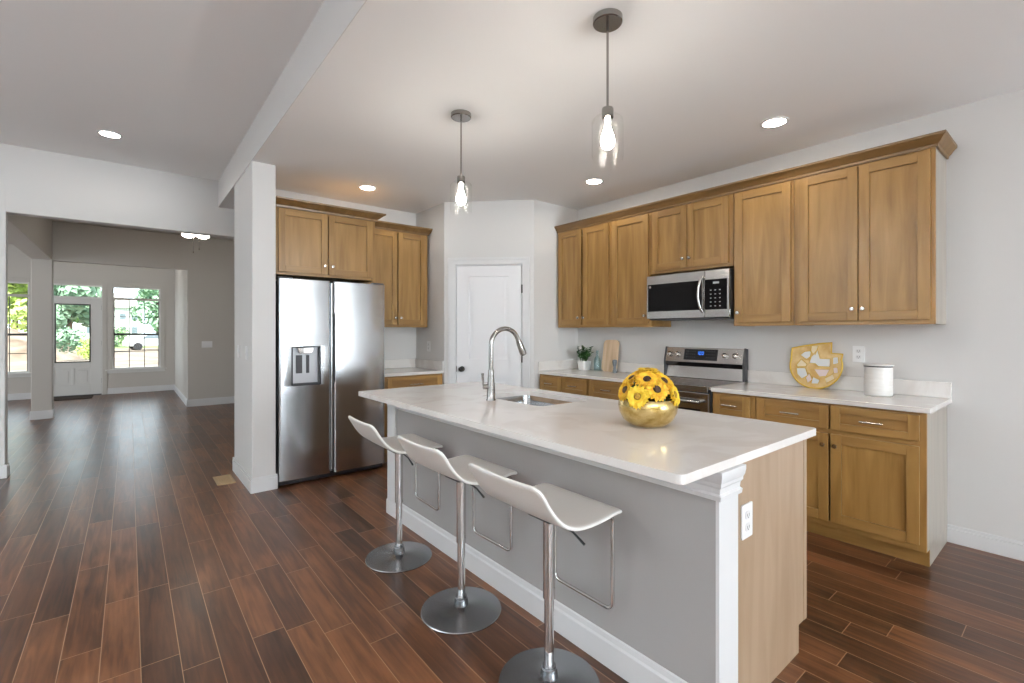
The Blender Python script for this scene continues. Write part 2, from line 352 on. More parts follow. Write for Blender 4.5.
# pantry diagonal wall (local x along the wall from its left end, local -y faces the kitchen)
PD = Vector((3.37-2.675, 3.765-4.46, 0)); PLEN = PD.length; PANG = math.atan2(PD.y, PD.x)
def on_diag(o): o.location = (2.675, 4.46, 0); o.rotation_euler = (0, 0, PANG); return o
DX0, DX1, DZ = .130, .850, 2.055
b = MB(); b.box(0, DX0-.02, 0, .10, 0, ZK); b.box(DX1+.02, PLEN, 0, .10, 0, ZK); b.box(DX0-.02, DX1+.02, 0, .10, DZ+.02, ZK)
struct(on_diag(b.build('wall_pantry_front', M['wall'])))
d = bpy.data.objects.new('door_1', None); COL.objects.link(d); on_diag(d); struct(d, 'white two panel pantry door with a dark bronze knob')
def panel_door(x0, x1, z0, z1, y, t, panels, m, name, parent):
    """slab with recessed moulded panels on the -y side"""
    q = MB(); q.box(x0, x1, y+.018, y+t, z0, z1)
    xs = sorted({x0, x1} | {p[0] for p in panels} | {p[1] for p in panels}); zs = sorted({z0, z1} | {p[2] for p in panels} | {p[3] for p in panels})
    for i in range(len(xs)-1):
        for j in range(len(zs)-1):
            cx, cz = (xs[i]+xs[i+1])/2, (zs[j]+zs[j+1])/2
            if any(p[0] < cx < p[1] and p[2] < cz < p[3] for p in panels): continue
            q.box(xs[i], xs[i+1], y, y+.018, zs[j], zs[j+1])
    for (a, c, e, g) in panels:
        w = .022; iw = .045
        for (p0, p1, r0, r1) in ((a, c, e, e+w), (a, c, g-w, g), (a, a+w, e+w, g-w), (c-w, c, e+w, g-w)): q.box(p0, p1, y+.0175, y+.018, r0, r1)
        q.box(a+iw, c-iw, y+.002, y+.018, e+iw, g-iw)
    return q.build(name, m, parent, bevel=.0025)
panel_door(DX0+.003, DX1-.003, .012, DZ, .012, .035, [(DX0+.14, DX1-.14, 1.04, 1.94), (DX0+.14, DX1-.14, .22, .835)], M['doorw'], 'door_slab', d)
b = MB(); b.box(DX0-.02, DX0, 0, .10, 0, DZ+.02); b.box(DX1, DX1+.02, 0, .10, 0, DZ+.02); b.box(DX0, DX1, 0, .10, DZ+.003, DZ+.02)
b.build('jamb', M['trim'], d)
b = MB()
for (a, c, e, g) in ((DX0-.085, DX0-.012, 0, DZ+.085), (DX1+.012, DX1+.085, 0, DZ+.085), (DX0-.012, DX1+.012, DZ+.012, DZ+.085)): b.box(a, c, -.012, 0, e, g)
for (a, c, e, g) in ((DX0-.085, DX0-.060, 0, DZ+.085), (DX1+.060, DX1+.085, 0, DZ+.085), (DX0-.060, DX1+.060, DZ+.060, DZ+.085)): b.box(a, c, -.020, -.012, e, g)
b.build('casing', M['trim'], d, bevel=.003)
for z in (1.80, 1.05, .25):
    MB().tube([(DX1+.002, .004, z-.045), (DX1+.002, .004, z+.045)], .008, 10).build('hinge', M['bronze'], d)
kx, kz = DX0+.065, .932
b = MB(); b.lathe([(.030, .012), (.030, .006), (.012, .002), (.010, -.022), (.016, -.030), (.027, -.040), (.028, -.050), (.022, -.060), (.0, -.064)], (kx, 0, kz), 20, axis='y')
b.build('knob', M['bronze'], d, smooth=40)
MB().box(DX0-.002, DX0+.006, .005, .018, kz-.03, kz+.03).build('latch_plate', M['bronze'], d)

# baseboards
def base_run(name, pts, h=.112, t=.014, m='trim'):
    """pts: list of (x0,x1,y0,y1, side) boxes given as thin runs with a small cap bead"""
    b = MB()
    for (x0, x1, y0, y1, nx, ny) in pts:
        b.box(x0+min(0, nx*t), x1+max(0, nx*t), y0+min(0, ny*t), y1+max(0, ny*t), 0, h-.022)
        t2 = t*.55
        b.box(x0+min(0, nx*t2), x1+max(0, nx*t2), y0+min(0, ny*t2), y1+max(0, ny*t2), h-.022, h)
    return struct(b.build(name, M[m], bevel=.003))
base_run('baseboard_right', [(XW, XW, YR, .575, -1, 0)])
base_run('baseboard_column', [(XB, XB, 4.38-.014, 5.23, -1, 0), (XB, .97+.014, 4.38, 4.38, 0, -1), (.97, .97, 4.38, 5.11, 1, 0), (XB-.014, .97, 5.23, 5.23, 0, 1)], h=.125)
base_run('baseboard_opening', [(XL, -.88+.014, YW, YW, 0, -1), (-.88, -.88, YW, YW+.13, 1, 0)], h=.12)
base_run('baseboard_hall', [(.81-.014, 4.05, Y2, Y2, 0, -1)], h=.13)
base_run('baseboard_foyer', [(.81, .81, Y2-.014, Y3, -1, 0)], h=.13)
base_run('baseboard_pillar', [(-1.155-.014, -.925+.014, Y2-.01, Y2-.01, 0, -1), (-.925, -.925, Y2-.01, Y2+.19, 1, 0), (-1.155, -1.155, Y2-.01, Y2+.19, -1, 0)], h=.13)
base_run('baseboard_front', [(-5.9, -1.46, Y3, Y3, 0, -1), (-.36, .81, Y3, Y3, 0, -1)], h=.13)

# front windows: one empty each, frame, muntins, panes, sill
def window(name, x0, x1, label):
    r = bpy.data.objects.new(name, None); COL.objects.link(r); r.location = (0, Y3, 0); struct(r, label)
    z0, zt0, zt1, z1 = .53, 2.035, 2.075, 2.325; w = .028
    f = MB()
    f.box(x0, x0+w, .02, .11, z0, z1); f.box(x1-w, x1, .02, .11, z0, z1); f.box(x0+w, x1-w, .02, .11, z1-w, z1); f.box(x0+w, x1-w, .02, .11, z0, z0+w); f.box(x0+w, x1-w, .02, .11, zt0, zt1)
    f.build('window_frame', M['frameG'], r)
    c = MB(); e = .075
    c.box(x0-e, x0, -.018, 0, z0-.02, z1+e); c.box(x1, x1+e, -.018, 0, z0-.02, z1+e); c.box(x0, x1, -.018, 0, z1, z1+e); c.box(x0, x1, -.016, .02, zt0-.005, zt1+.005)
    c.build('casing', M['hallwall'], r, bevel=.003)
    s = MB(); s.box(x0-.11, x1+.11, -.055, .02, z0-.025, z0); s.box(x0-.08, x1+.08, -.016, 0, z0-.085, z0-.025); s.build('window_sill', M['frameG'], r, bevel=.004)
    mu = MB(); zm = 1.285; g = .0065
    mu.box(x0+w, x1-w, .05, .09, zm-.022, zm+.022)
    for k in (1, 2):
        xx = x0+w+(x1-x0-2*w)*k/3; mu.box(xx-g, xx+g, .06, .075, z0+w, zm-.022); mu.box(xx-g, xx+g, .06, .075, zm+.022, zt0)
    for za, zb in ((z0+w, zm-.022), (zm+.022, zt0)): mu.box(x0+w, x1-w, .06, .075, (za+zb)/2-g, (za+zb)/2+g)
    for xa in (x0+w, x1-w-.014): mu.box(xa, xa+.014, .05, .09, z0+w, zt0)
    mu.build('muntin_grid', M['muntin'], r)
    MB().box(x0+w, x1-w, .066, .069, z0+w, zt0).build('pane', M['pane'], r)
    MB().box(x0+w, x1-w, .066, .069, zt1, z1-w).build('transom_pane', M['pane'], r)
window('window_1', -.285, .555, 'front window with dark grid and transom right of the entry door')
window('window_2', -2.36, -1.535, 'front window with dark grid seen left of the pillar')
# front door
d = bpy.data.objects.new('door_2', None); COL.objects.link(d); d.location = (0, Y3, 0); struct(d, 'grey white entry door with a large glass pane and two lower panels')
x0, x1 = -1.36, -.455
b = MB(); gx0, gx1, gz0, gz1 = -1.18, -.63, .70, 1.92
b.box(x0, gx0, .03, .075, .02, 2.04); b.box(gx1, x1, .03, .075, .02, 2.04); b.box(gx0, gx1, .03, .075, gz1, 2.04); b.box(gx0, gx1, .045, .075, .02, gz0)
b.box(gx0, gx1, .03, .045, .58, gz0); b.box(gx0, gx1, .03, .045, .02, .23); b.box(-.925, -.885, .03, .045, .23, .58)
for (a, c) in ((gx0, -.925), (-.885, gx1)): b.box(a+.05, c-.05, .034, .045, .28, .53)
b.build('door_slab', M['frameG'], d, bevel=.004)
b = MB(); w = .022
b.box(gx0, gx0+w, .024, .06, gz0, gz1); b.box(gx1-w, gx1, .024, .06, gz0, gz1); b.box(gx0+w, gx1-w, .024, .06, gz0, gz0+w); b.box(gx0+w, gx1-w, .024, .06, gz1-w, gz1)
b.build('glass_bead', M['muntin'], d)
MB().box(gx0+w, gx1-w, .045, .049, gz0+w, gz1-w).build('pane', M['pane'], d)
b = MB(); b.box(-1.375, x0, 0, .12, 0, 2.325); b.box(x1, -.44, 0, .12, 0, 2.325); b.box(x0, x1, 0, .12, 2.045, 2.075); b.box(x0, x1, 0, .12, 2.30, 2.325)
b.build('door_frame', M['frameG'], d)
b = MB(); e = .075
b.box(-1.375-e, -1.375, -.018, 0, 0, 2.40); b.box(-.44, -.44+e, -.018, 0, 0, 2.40); b.box(-1.375, -.44, -.018, 0, 2.325, 2.40); b.build('casing', M['hallwall'], d, bevel=.003)
MB().box(x0, x1, .06, .064, 2.075, 2.30).build('transom_pane', M['pane'], d)
MB().box(x0, x1, .0, .12, 0, .021).build('threshold', M['dark'], d)
b = MB(); b.lathe([(.03, .03), (.03, .024), (.012, .02), (.012, -.02), (.028, -.03), (.028, -.05), (0, -.056)], (-1.30, 0, .95), 16, axis='y'); b.build('knob', M['nickel'], d, smooth=40)
for z in (.3, 1.1, 1.85): MB().tube([(x1+.003, .025, z-.05), (x1+.003, .025, z+.05)], .007, 8).build('hinge', M['dark'], d)
o = MB().box(-1.28, -.58, Y3-.62, Y3-.06, 0, .014).build('door_mat', M['mat'], bevel=.004); tag(o, 'dark brown doormat on the planks before the entry door', 'doormat')

# ------------------------------------------------------------------ cabinets (local: x left-right, -y front, z up)
def knob(parent, x, y, z):
    b = MB(); b.lathe([(.0075, 0), (.0055, -.006), (.0055, -.014), (.0125, -.020), (.0145, -.025), (.012, -.030), (.0, -.032)], (x, y, z), 16, axis='y')
    return b.build('knob', M['nickel'], parent, smooth=45)
def pull(parent, x, y, z, L=.115):
    b = MB(); b.tube([(x-L/2, y-.028, z), (x+L/2, y-.028, z)], .0055, 10)
    for s in (-1, 1): b.tube([(x+s*L*.34, y, z), (x+s*L*.34, y-.028, z)], .0045, 8)
    return b.build('pull', M['nickel'], parent, smooth=45)
def shaker(name, parent, x0, x1, y, z0, z1, fr=.058, drawer=False):
    """frame and recessed panel; front face at y, thickness .02"""
    t = .02; b = MB(); f2 = fr if not drawer else .042
    pm, sm = (1, 0) if drawer else (0, 0)
    b.box(x0, x0+fr, y, y+t, z0, z1, 0); b.box(x1-fr, x1, y, y+t, z0, z1, 0)
    b.box(x0+fr, x1-fr, y, y+t, z0, z0+f2, 1); b.box(x0+fr, x1-fr, y, y+t, z1-f2, z1, 1)
    b.box(x0+fr, x1-fr, y+.011, y+t-.001, z0+f2, z1-f2, pm)
    return b.build(name, [M['woodv'], M['woodh']], parent, bevel=.0022)
def carcass(parent, w, y0, depth, z0, z1, right_side=False, left_side=False, rails=None, stiles=.038):
    b = MB(); t = .018; mi = {True: 2, False: 0}
    b.box(0, t, y0+.02, y0+depth, z0, z1, 2 if left_side else 0); b.box(w-t, w, y0+.02, y0+depth, z0, z1, 2 if right_side else 0)
    b.box(t, w-t, y0+.02, y0+depth, z0+.006, z0+t+.006, 0); b.box(t, w-t, y0+.02, y0+depth, z1-t, z1, 0); b.box(t, w-t, y0+depth-.008, y0+depth, z0+t+.006, z1-t, 0)
    b.build('carcass', [M['woodv'], M['woodh'], M['side']], parent)
    f = MB()
    f.box(0, stiles, y0, y0+.02, z0, z1, 0); f.box(w-stiles, w, y0, y0+.02, z0, z1, 0)
    f.box(stiles, w-stiles, y0, y0+.02, z0, z0+stiles, 1); f.box(stiles, w-stiles, y0, y0+.02, z1-stiles, z1, 1)
    for z in (rails or []): f.box(stiles, w-stiles, y0, y0+.02, z-.02, z+.02, 1)
    f.build('face_frame', [M['woodv'], M['woodh']], parent, bevel=.001)
XU = 3.72; RM = -PI/2
def upper(label, ya, yb, zb, doors, knobs, right=False, zd0=None):
    """wall cabinet on the range wall from ya (left) to yb (right); doors in local x"""
    w = ya-yb; r = thing('wall_cabinet', label, 'cabinet', (XU, ya, 0), RM, 'wall cabinets on the range wall')
    carcass(r, w, 0, XW-XU-.002, zb, 2.45, right_side=right)
    for (a, c), kx in zip(doors, knobs):
        dd = shaker('door', r, a, c, -.021, zd0 or zb+.028, 2.422)
        if kx is not None: knob(dd, kx, -.021, (zd0 or zb+.028)+.075)
    return r
ZU = 1.383
upper('two door wall cabinet farthest left over the potted plant', 3.755, 3.005, ZU, [(.02, .358), (.386, .728)], [.335, .41])
upper('tall single door wall cabinet left of the microwave', 3.003, 2.547, ZU, [(.026, .436)], [.408])
upper('short two door wall cabinet above the microwave', 2.545, 1.785, 1.862, [(.022, .365), (.372, .726)], [.338, .398])
upper('tall single door wall cabinet right of the microwave', 1.783, 1.347, ZU, [(.018, .418)], [.046])
upper('wide two door wall cabinet at the open right end of the row', 1.345, .58, ZU, [(.036, .384), (.389, .744)], [.358, .416], right=True)
# crown on the range wall: sweep of a profile with a mitred return on the right
def crown(name, path, label, prof=None, k_=1.0):
    """path: (x,y) corner points at the cabinet face; outward normal to the left of travel"""
    prof = prof or [(0, 2.435), (.010, 2.435), (.012, 2.452), (.022, 2.460), (.028, 2.470), (.042, 2.488), (.050, 2.494), (.052, 2.508), (0, 2.508)]
    prof = [(d*k_, z) for d, z in prof]
    n = len(path); offs = []
    for i in range(n):
        p = Vector(path[i]); ns = []
        if i > 0: t = (p-Vector(path[i-1])).normalized(); ns.append(Vector((-t.y, t.x)))
        if i < n-1: t = (Vector(path[i+1])-p).normalized(); ns.append(Vector((-t.y, t.x)))
        mv = sum(ns, Vector((0, 0))); mv = mv/(mv.length_squared)*len(ns) if len(ns) == 1 else mv*(2/mv.length_squared) if mv.length_squared else mv
        offs.append(mv)
    b = MB(); k = len(prof); vs = []
    for p, o in zip(path, offs):
        for (dx, z) in prof: vs.append((p[0]+o.x*dx, p[1]+o.y*dx, z))
    fs = []
    for i in range(n-1):
        for j in range(k): fs.append((i*k+j, i*k+(j+1) % k, (i+1)*k+(j+1) % k, (i+1)*k+j))
    fs += [tuple(range(k)), tuple((n-1)*k+j for j in range(k))]
    b.add(vs, fs)
    o = b.build(name, M['woodh2'], smooth=25); tag(o, label, 'crown moulding'); return o
M['woodh2'] = wood('crown_maple', (.15, .078, .022), (.225, .125, .042), axis='y')
crown('cabinet_crown', [(4.045, .578), (XU-.001, .578), (XU-.001, 3.76)], 'long maple crown moulding on top of the range wall cabinets')

XBF = 3.45
def base_cab(label, ya, yb, drawers, doors, right=False, left=False, group='base cabinets on the range wall'):
    w = ya-yb; r = thing('base_cabinet', label, 'cabinet', (XBF, ya, 0), RM, group)
    dep = XW-XBF-.002
    carcass(r, w, 0, dep, .1, .882, right_side=right, rails=[.705])
    b = MB(); b.box(0, w, .075, .09, 0, .105, 1)
    if right: b.box(w-.018, w, .09, dep, 0, .105, 2)
    b.build('toe_kick', [M['woodv'], M['woodh'], M['side']], r)
    for (a, c) in drawers:
        dr = shaker('drawer', r, a, c, -.021, .722, .868, fr=.05, drawer=True); pull(dr, (a+c)/2, -.021, .795)
    for (a, c, kx) in doors:
        dd = shaker('door', r, a, c, -.021, .138, .692); knob(dd, kx, -.021, .622)
    return r
base_cab('two drawer two door base cabinet at the right end of the row', 1.50, .575, [(.02, .455), (.466, .896)], [(.02, .455, .428), (.466, .896, .494)], right=True)
base_cab('narrow base cabinet with one drawer right beside the range', 1.815, 1.502, [(.012, .282)], [(.012, .282, .245)])
base_cab('two drawer base cabinet beneath the potted plant by the pantry', 3.763, 3.06, [(.02, .342), (.352, .69)], [(.02, .342, .315), (.352, .69, .38)])
base_cab('one drawer base cabinet left of the range', 3.058, 2.575, [(.02, .46)], [(.02, .46, .425)])
# counters on the range wall
def counter(name, label, boxes, splash):
    r = thing(name, label, 'countertop')
    b = MB()
    for q in boxes: b.box(*q)
    b.build('slab', M['quartz'], r, bevel=.003)
    b = MB()
    for q in splash: b.box(*q)
    b.build('backsplash', M['quartz'], r, bevel=.002)
    return r
counter('countertop', 'white quartz countertop under the golden tray and white canister', [(3.42, XW-.001, .553, 1.815, .884, .914)], [(XW-.021, XW-.001, .553, 1.815, .9145, 1.016)])
counter('countertop', 'white quartz countertop under the potted plant left of the range', [(3.42, XW-.001, 2.573, 3.764, .884, .914)], [(XW-.021, XW-.001, 2.573, 3.743, .9145, 1.016), (3.425, XW-.001, 3.744, 3.764, .9145, 1.016)])
# ---- back wall by the fridge
r = thing('wall_cabinet', 'two door wall cabinet over the fridge', 'cabinet', (.985, 4.50, 0), 0, 'cabinets on the fridge wall')
carcass(r, .915, 0, .605, 1.845, 2.45)
for (a, c, kx) in ((.028, .45, .42), (.458, .885, .49)): knob(shaker('door', r, a, c, -.021, 1.868, 2.425), kx, -.021, 1.945)
r = thing('wall_cabinet', 'two door wall cabinet between the fridge and the pantry corner', 'cabinet', (1.905, 4.78, 0), 0, 'cabinets on the fridge wall')
carcass(r, .74, 0, .328, 1.388, 2.45)
for (a, c, kx) in ((.035, .36, .335), (.372, .70, .398)): knob(shaker('door', r, a, c, -.021, 1.414, 2.422), kx, -.021, 1.49)
crown('cabinet_crown', [(.985, 4.499), (1.901, 4.499), (1.901, 4.77)][::-1], 'maple crown moulding on top of the cabinet over the fridge', k_=1.6)
crown('cabinet_crown', [(1.99, 4.779), (2.646, 4.779), (2.646, 5.105)][::-1], 'short maple crown moulding on the cabinet between fridge and pantry corner', k_=1.2)
r = thing('base_cabinet', 'drawer base cabinet right of the fridge', 'cabinet', (1.99, 4.49, 0), 0)
carcass(r, .68, 0, .618, .1, .882, rails=[.705]); MB().box(0, .68, .075, .09, 0, .105).build('toe_kick', M['woodh'], r)
dr = shaker('drawer', r, .03, .655, -.021, .722, .868, fr=.05, drawer=True); pull(dr, .34, -.021, .79, .15)
for (a, c, kx) in ((.03, .337, .31), (.345, .655, .372)): knob(shaker('door', r, a, c, -.021, .138, .692), kx, -.021, .622)
counter('countertop', 'short white quartz countertop right of the fridge', [(1.985, 2.674, 4.46, 5.109, .884, .914)], [(1.985, 2.653, 5.089, 5.109, .9145, 1.016), (2.654, 2.674, 4.465, 5.109, .9145, 1.016)])

# ------------------------------------------------------------------ fridge
r = thing('refrigerator', 'tall stainless side by side fridge with a water dispenser', 'refrigerator', (.99, 4.36, 0))
FW, FH = .955, 1.795; SX = .432
MB().box(.005, FW-.005, .075, .735, .03, FH-.012).build('cabinet_body', M['dark'], r, bevel=.004)
MB().box(.01, FW-.01, .04, .10, .012, .06).build('base_grille', M['black'], r)
b = MB()
for x in (.08, FW-.08):
    for y in (.13, .66): b = MB(); b.lathe([(.02, 0), (.02, .032)], (x, y, 0), 12); b.build('foot', M['black'], r)
def dprof(x0, x1, rl=.018, rr=.018, y0=0, y1=.07):
    p = arc(x0+rl, y0+rl, rl, PI, 1.5*PI, 5)+arc(x1-rr, y0+rr, rr, 1.5*PI, 2*PI, 5)+[(x1, y1), (x0, y1)]; return p
HX0, HX1, HZ0, HZ1 = .100, .345, .865, 1.21
b = MB()
b.prism(dprof(0, SX), 'z', .055, HZ0); b.prism(dprof(0, SX), 'z', HZ1, FH)
b.prism(dprof(0, HX0, rr=.002), 'z', HZ0, HZ1); b.prism(dprof(HX1, SX, rl=.002), 'z', HZ0, HZ1)
ld = b.build('door', M['steel'], r, smooth=40)
b = MB(); b.prism(dprof(SX+.028, FW), 'z', .055, FH); rd = b.build('door', M['steel'], r, smooth=40)
# pocket handles along the meeting edges
b = MB(); b.prism(dprof(SX-.001, SX+.016, .006, .006, -.012, .05), 'z', .09, FH-.015); b.build('handle', M['steel'], ld, smooth=40)
MB().box(SX+.016, SX+.030, .012, .06, .09, FH-.02).build('handle_recess', M['dark'], ld)
MB().box(SX+.0285, SX+.041, -.002, .012, .88, 1.50).build('handle', M['black'], rd)
# dispenser
b = MB(); t = .010
b.box(HX0, HX0+t, -.003, .068, HZ0, HZ1); b.box(HX1-t, HX1, -.003, .068, HZ0, HZ1); b.box(HX0+t, HX1-t, -.003, .068, HZ1-t, HZ1); b.box(HX0+t, HX1-t, -.003, .068, HZ0, HZ0+t)
dp = b.build('dispenser', M['black'], r)
MB().box(HX0+t, HX1-t, .060, .068, HZ0+t, HZ1-t).build('dispenser_back', mat('dispenser_silver', (.55, .56, .58), .4, .3), dp)
b = MB(); b.box(HX0+.05, HX0+.10, .048, .059, .97, 1.13); b.box(HX0+.135, HX0+.16, .048, .059, .97, 1.13); b.build('dispenser_paddle', M['dark'], dp)
b = MB(); b.prism([(HX0+.05, HZ1-.012), (HX0+.19, HZ1-.012), (HX0+.18, HZ1-.055), (HX0+.165, HZ1-.065), (HX0+.075, HZ1-.065), (HX0+.06, HZ1-.055)], 'y', .01, .06); b.build('spout_housing', M['chrome'], dp, bevel=.004)
MB().box(HX0+.02, HX1-.02, .01, .06, HZ0+.011, HZ0+.018).build('drip_tray', M['dark'], dp)
for x in (0, FW-.12): MB().box(x, x+.12, .03, .07, FH-.011, FH+.018).build('hinge_cover', M['dark'], r, bevel=.004)

# ------------------------------------------------------------------ range  (local x left-right, -y front)
r = thing('range', 'stainless electric range with a knobbed back panel', 'range', (3.40, 2.570, 0), RM)
RW, RD = .752, .645
MB().box(0, RW, .03, RD, .08, .90).build('range_body', M['black'], r)
b = MB(); b.box(-.001, RW+.001, .012, .585, .90, .917); b.build('cooktop', M['bglass'], r, bevel=.004)
b = MB()
for (x, y, q) in ((.20, .17, .10), (.56, .17, .115), (.20, .42, .075), (.56, .42, .085), (.38, .45, .055)):
    b.lathe([(q, .9172), (q, .9176), (q-.004, .9176), (q-.004, .9172)], (x, y, 0), 40, cap=False)
b.build('burner_ring', mat('burner_grey', (.10, .10, .10), .4), r)
b = MB(); b.box(-.002, .012, .008, .59, .895, .921); b.box(RW-.012, RW+.002, .008, .59, .895, .921); b.box(.012, RW-.012, .0, .016, .872, .920); b.build('cooktop_trim', M['steelv'], r, bevel=.003)
od = MB().box(.004, RW-.004, -.005, .03, .235, .868).build('oven_door', M['steelv'], r, bevel=.006)
MB().box(.07, RW-.07, -.008, -.004, .32, .74).build('oven_window', M['bglass'], od, bevel=.002)
b = MB(); b.tube([(.05, -.055, .80), (RW-.05, -.055, .80)], .013, 14)
for x in (.07, RW-.07): b.tube([(x, -.005, .80), (x, -.055, .80)], .010, 10)
b.build('handle', M['steelv'], od, smooth=45)
dr = MB().box(.004, RW-.004, -.005, .03, .085, .225).build('storage_drawer', M['steelv'], r, bevel=.006)
for x in (.06, RW-.06):
    for y in (.08, .58): b = MB(); b.lathe([(.02, 0), (.02, .081)], (x, y, 0), 10); b.build('foot', M['black'], r)
# backguard: side profile (y,z)
bgd = MB().prism([(.575, .917), (RD, .917), (RD, 1.185), (.600, 1.192), (.568, 1.060), (.575, 1.035), (.595, 1.025)], 'x', .012, RW-.012, 0).build('backguard', M['steelv'], r, bevel=.003)
for x0, x1 in ((-.003, .012), (RW-.012, RW+.003)): MB().prism([(.565, .917), (RD, .917), (RD, 1.19), (.596, 1.198), (.562, 1.060), (.565, 1.03)], 'x', x0, x1).build('end_cap', M['dark'], bgd, bevel=.003)
MB().prism([(.5655, 1.061), (.573, 1.033), (.594, 1.020), (.600, 1.028), (.580, 1.062)], 'x', .013, RW-.013).build('vent_strip', M['bglass'], bgd)
tilt = math.atan2(.032, .132); ny, nz = -math.cos(tilt), math.sin(tilt)
def onp(s): return (.568+.032*s, 1.06+.132*s)     # s in 0..1 up the tilted face
def patch(x0, x1, s0, s1, d0, d1, name, m, parent):
    (ya, za), (yb, zb) = onp(s0), onp(s1)
    return MB().prism([(ya-ny*d0*-1, za+nz*d0), (yb+ny*d0, zb+nz*d0), (yb+ny*d1, zb+nz*d1), (ya+ny*d1, za+nz*d1)], 'x', x0, x1).build(name, m, parent)
cp = patch(.20, .515, .16, .90, .0005, .004, 'control_panel', M['bglass'], r)
def bluebars():
    b = MB()
    for x0, x1, s0, s1 in ((.338, .341, .52, .74), (.348, .351, .52, .74), (.351, .362, .71, .74), (.351, .362, .52, .55), (.362, .365, .52, .74), (.372, .375, .52, .74), (.375, .386, .71, .74), (.375, .386, .52, .55), (.386, .389, .52, .74)):
        (ya, za), (yb, zb) = onp(s0), onp(s1); d0, d1 = .0041, .0048
        b.prism([(ya+ny*d0, za+nz*d0), (yb+ny*d0, zb+nz*d0), (yb+ny*d1, zb+nz*d1), (ya+ny*d1, za+nz*d1)], 'x', x0, x1)
    return b.build('clock_digits', M['blue'], cp)
bluebars()
key0 = None; KM = mat('key_grey', (.16, .16, .16), .5)
for i in range(5):
    for s in (.35, .55, .75):
        for x in (.222+i*.02, .415+i*.018):
            ya, za = onp(s); p = (x, ya+ny*.0042, za+nz*.0042)
            if key0 is None: key0 = MB().box(0, .007, -.0003, .0003, -.002, .002).build('touch_key', KM, cp); ko = key0
            else: ko = key0.copy(); COL.objects.link(ko)
            ko.location = p
for x in (.055, .135, .585, .675):
    ya, za = onp(.52); c = Vector((x, ya, za)); nn = Vector((0, ny, nz))
    b = MB(); b.tube([c, c+nn*.006, c+nn*.0061, c+nn*.022, c+nn*.026], [.030, .029, .024, .022, .017], 20)
    kb = b.build('burner_knob', M['nickel'], bgd, smooth=40)

# ------------------------------------------------------------------ microwave
r = thing('microwave', 'stainless over the range microwave with black glass door', 'microwave', (3.65, 2.543, 1.442), RM)
MW, MH = .754, .395
MB().box(0, MW, .018, XW-3.65-.003, .012, MH).build('body', M['black'], r, bevel=.003)
MB().box(.01, MW-.01, .03, .36, .0, .012).build('underside_grille', M['dark'], r)
md = MB(); md.box(0, .552, 0, .018, .012, .075); md.box(0, .552, 0, .018, .318, MH); md.box(0, .012, 0, .018, .075, .318); md.box(.528, .552, 0, .018, .075, .318)
dd = md.build('door', M['steelv'], r, bevel=.002)
MB().box(.012, .528, -.001, .018, .075, .318).build('door_glass', M['mglass'], dd)
b = MB(); pts = [(.538, -.006, .055)]+[(.538-.018*math.sin(PI*i/10), -.012-.034*math.sin(PI*i/10)**.6, .055+.29*i/10) for i in range(1, 10)]+[(.538, -.006, .345)]
b.tube(pts, .010, 12); b.build('handle', M['steelv'], dd, smooth=50)
b = MB(); b.lathe([(.011, -.0012), (.011, -.003), (0, -.003)], (.035, 0, .295), 20, axis='y'); b.build('maker_badge', M['nickel'], dd)
cp = MB(); cp.box(.556, MW, 0, .018, .012, .075); cp.box(.556, MW, 0, .018, .318, MH); cp.box(.738, MW, 0, .018, .075, .318)
c2 = cp.build('control_frame', M['steelv'], r, bevel=.002)
kp = MB().box(.556, .738, -.001, .018, .075, .318).build('control_panel', M['mglass'], r)
KW = mat('key_white', (.5, .5, .5), .5); key0 = None
for i in range(3):
    for j in range(5):
        if key0 is None: key0 = MB().box(0, .012, -.0022, -.001, 0, .006).build('key', KW, kp); ko = key0
        else: ko = key0.copy(); COL.objects.link(ko)
        ko.location = (.60+i*.038, 0, .10+j*.032)
MB().box(.625, .675, -.0022, -.001, .282, .298).build('display', KW, kp)

# ------------------------------------------------------------------ island
r = thing('kitchen_island', 'large island with grey seating side, white corner posts and tan end panel', 'kitchen island')
IX0, IX1, IXC = 1.490, 1.615, 2.245; IY0, IY1 = .762, 3.275
MB().box(IX0+.001, IX1, IY0+.012, IY1-.012, 0, .882).build('seating_wall', noise_bump(mat('shaded_wall_paint', (.355, .34, .328), .55, spec=.3), (90, 90, 90), .05), r)  # same paint as the walls, with the shade under the overhang in its colour
b = MB(); b.box(IX0, IX1+.005, IY0, IY0+.012, 0, .882); b.build('corner_post', M['trim'], r)
b = MB(); b.box(IX0, IX1+.005, IY1-.012, IY1, 0, .882); b.box(IX0-.012, IX0+.001, IY1-.13, IY1, 0, .882); b.build('corner_post', M['trim'], r, bevel=.003)
# capital moulding around the top
cprof = [(0, .785), (.009, .785), (.011, .800), (.004, .806), (.006, .824), (.012, .832), (.012, .842), (.016, .850), (.019, .868), (.019, .882), (0, .882)]
path = [(IX1+.005, IY0), (IX0, IY0), (IX0, IY1), (IX1+.005, IY1)]
def sweep(path, prof, sgn=1):
    n = len(path); k = len(prof); vs = []; fs = []
    for i in range(n):
        p = Vector(path[i]); ns = []
        if i > 0: t = (p-Vector(path[i-1])).normalized(); ns.append(Vector((t.y, -t.x))*sgn)
        if i < n-1: t = (Vector(path[i+1])-p).normalized(); ns.append(Vector((t.y, -t.x))*sgn)
        mv = ns[0] if len(ns) == 1 else (ns[0]+ns[1])*(2/(ns[0]+ns[1]).length_squared)
        for (dx, z) in prof: vs.append((p.x+mv.x*dx, p.y+mv.y*dx, z))
    for i in range(n-1):
        for j in range(k): fs.append((i*k+j, i*k+(j+1) % k, (i+1)*k+(j+1) % k, (i+1)*k+j))
    fs += [tuple(range(k)), tuple((n-1)*k+j for j in range(k))]
    return MB().add(vs, fs)
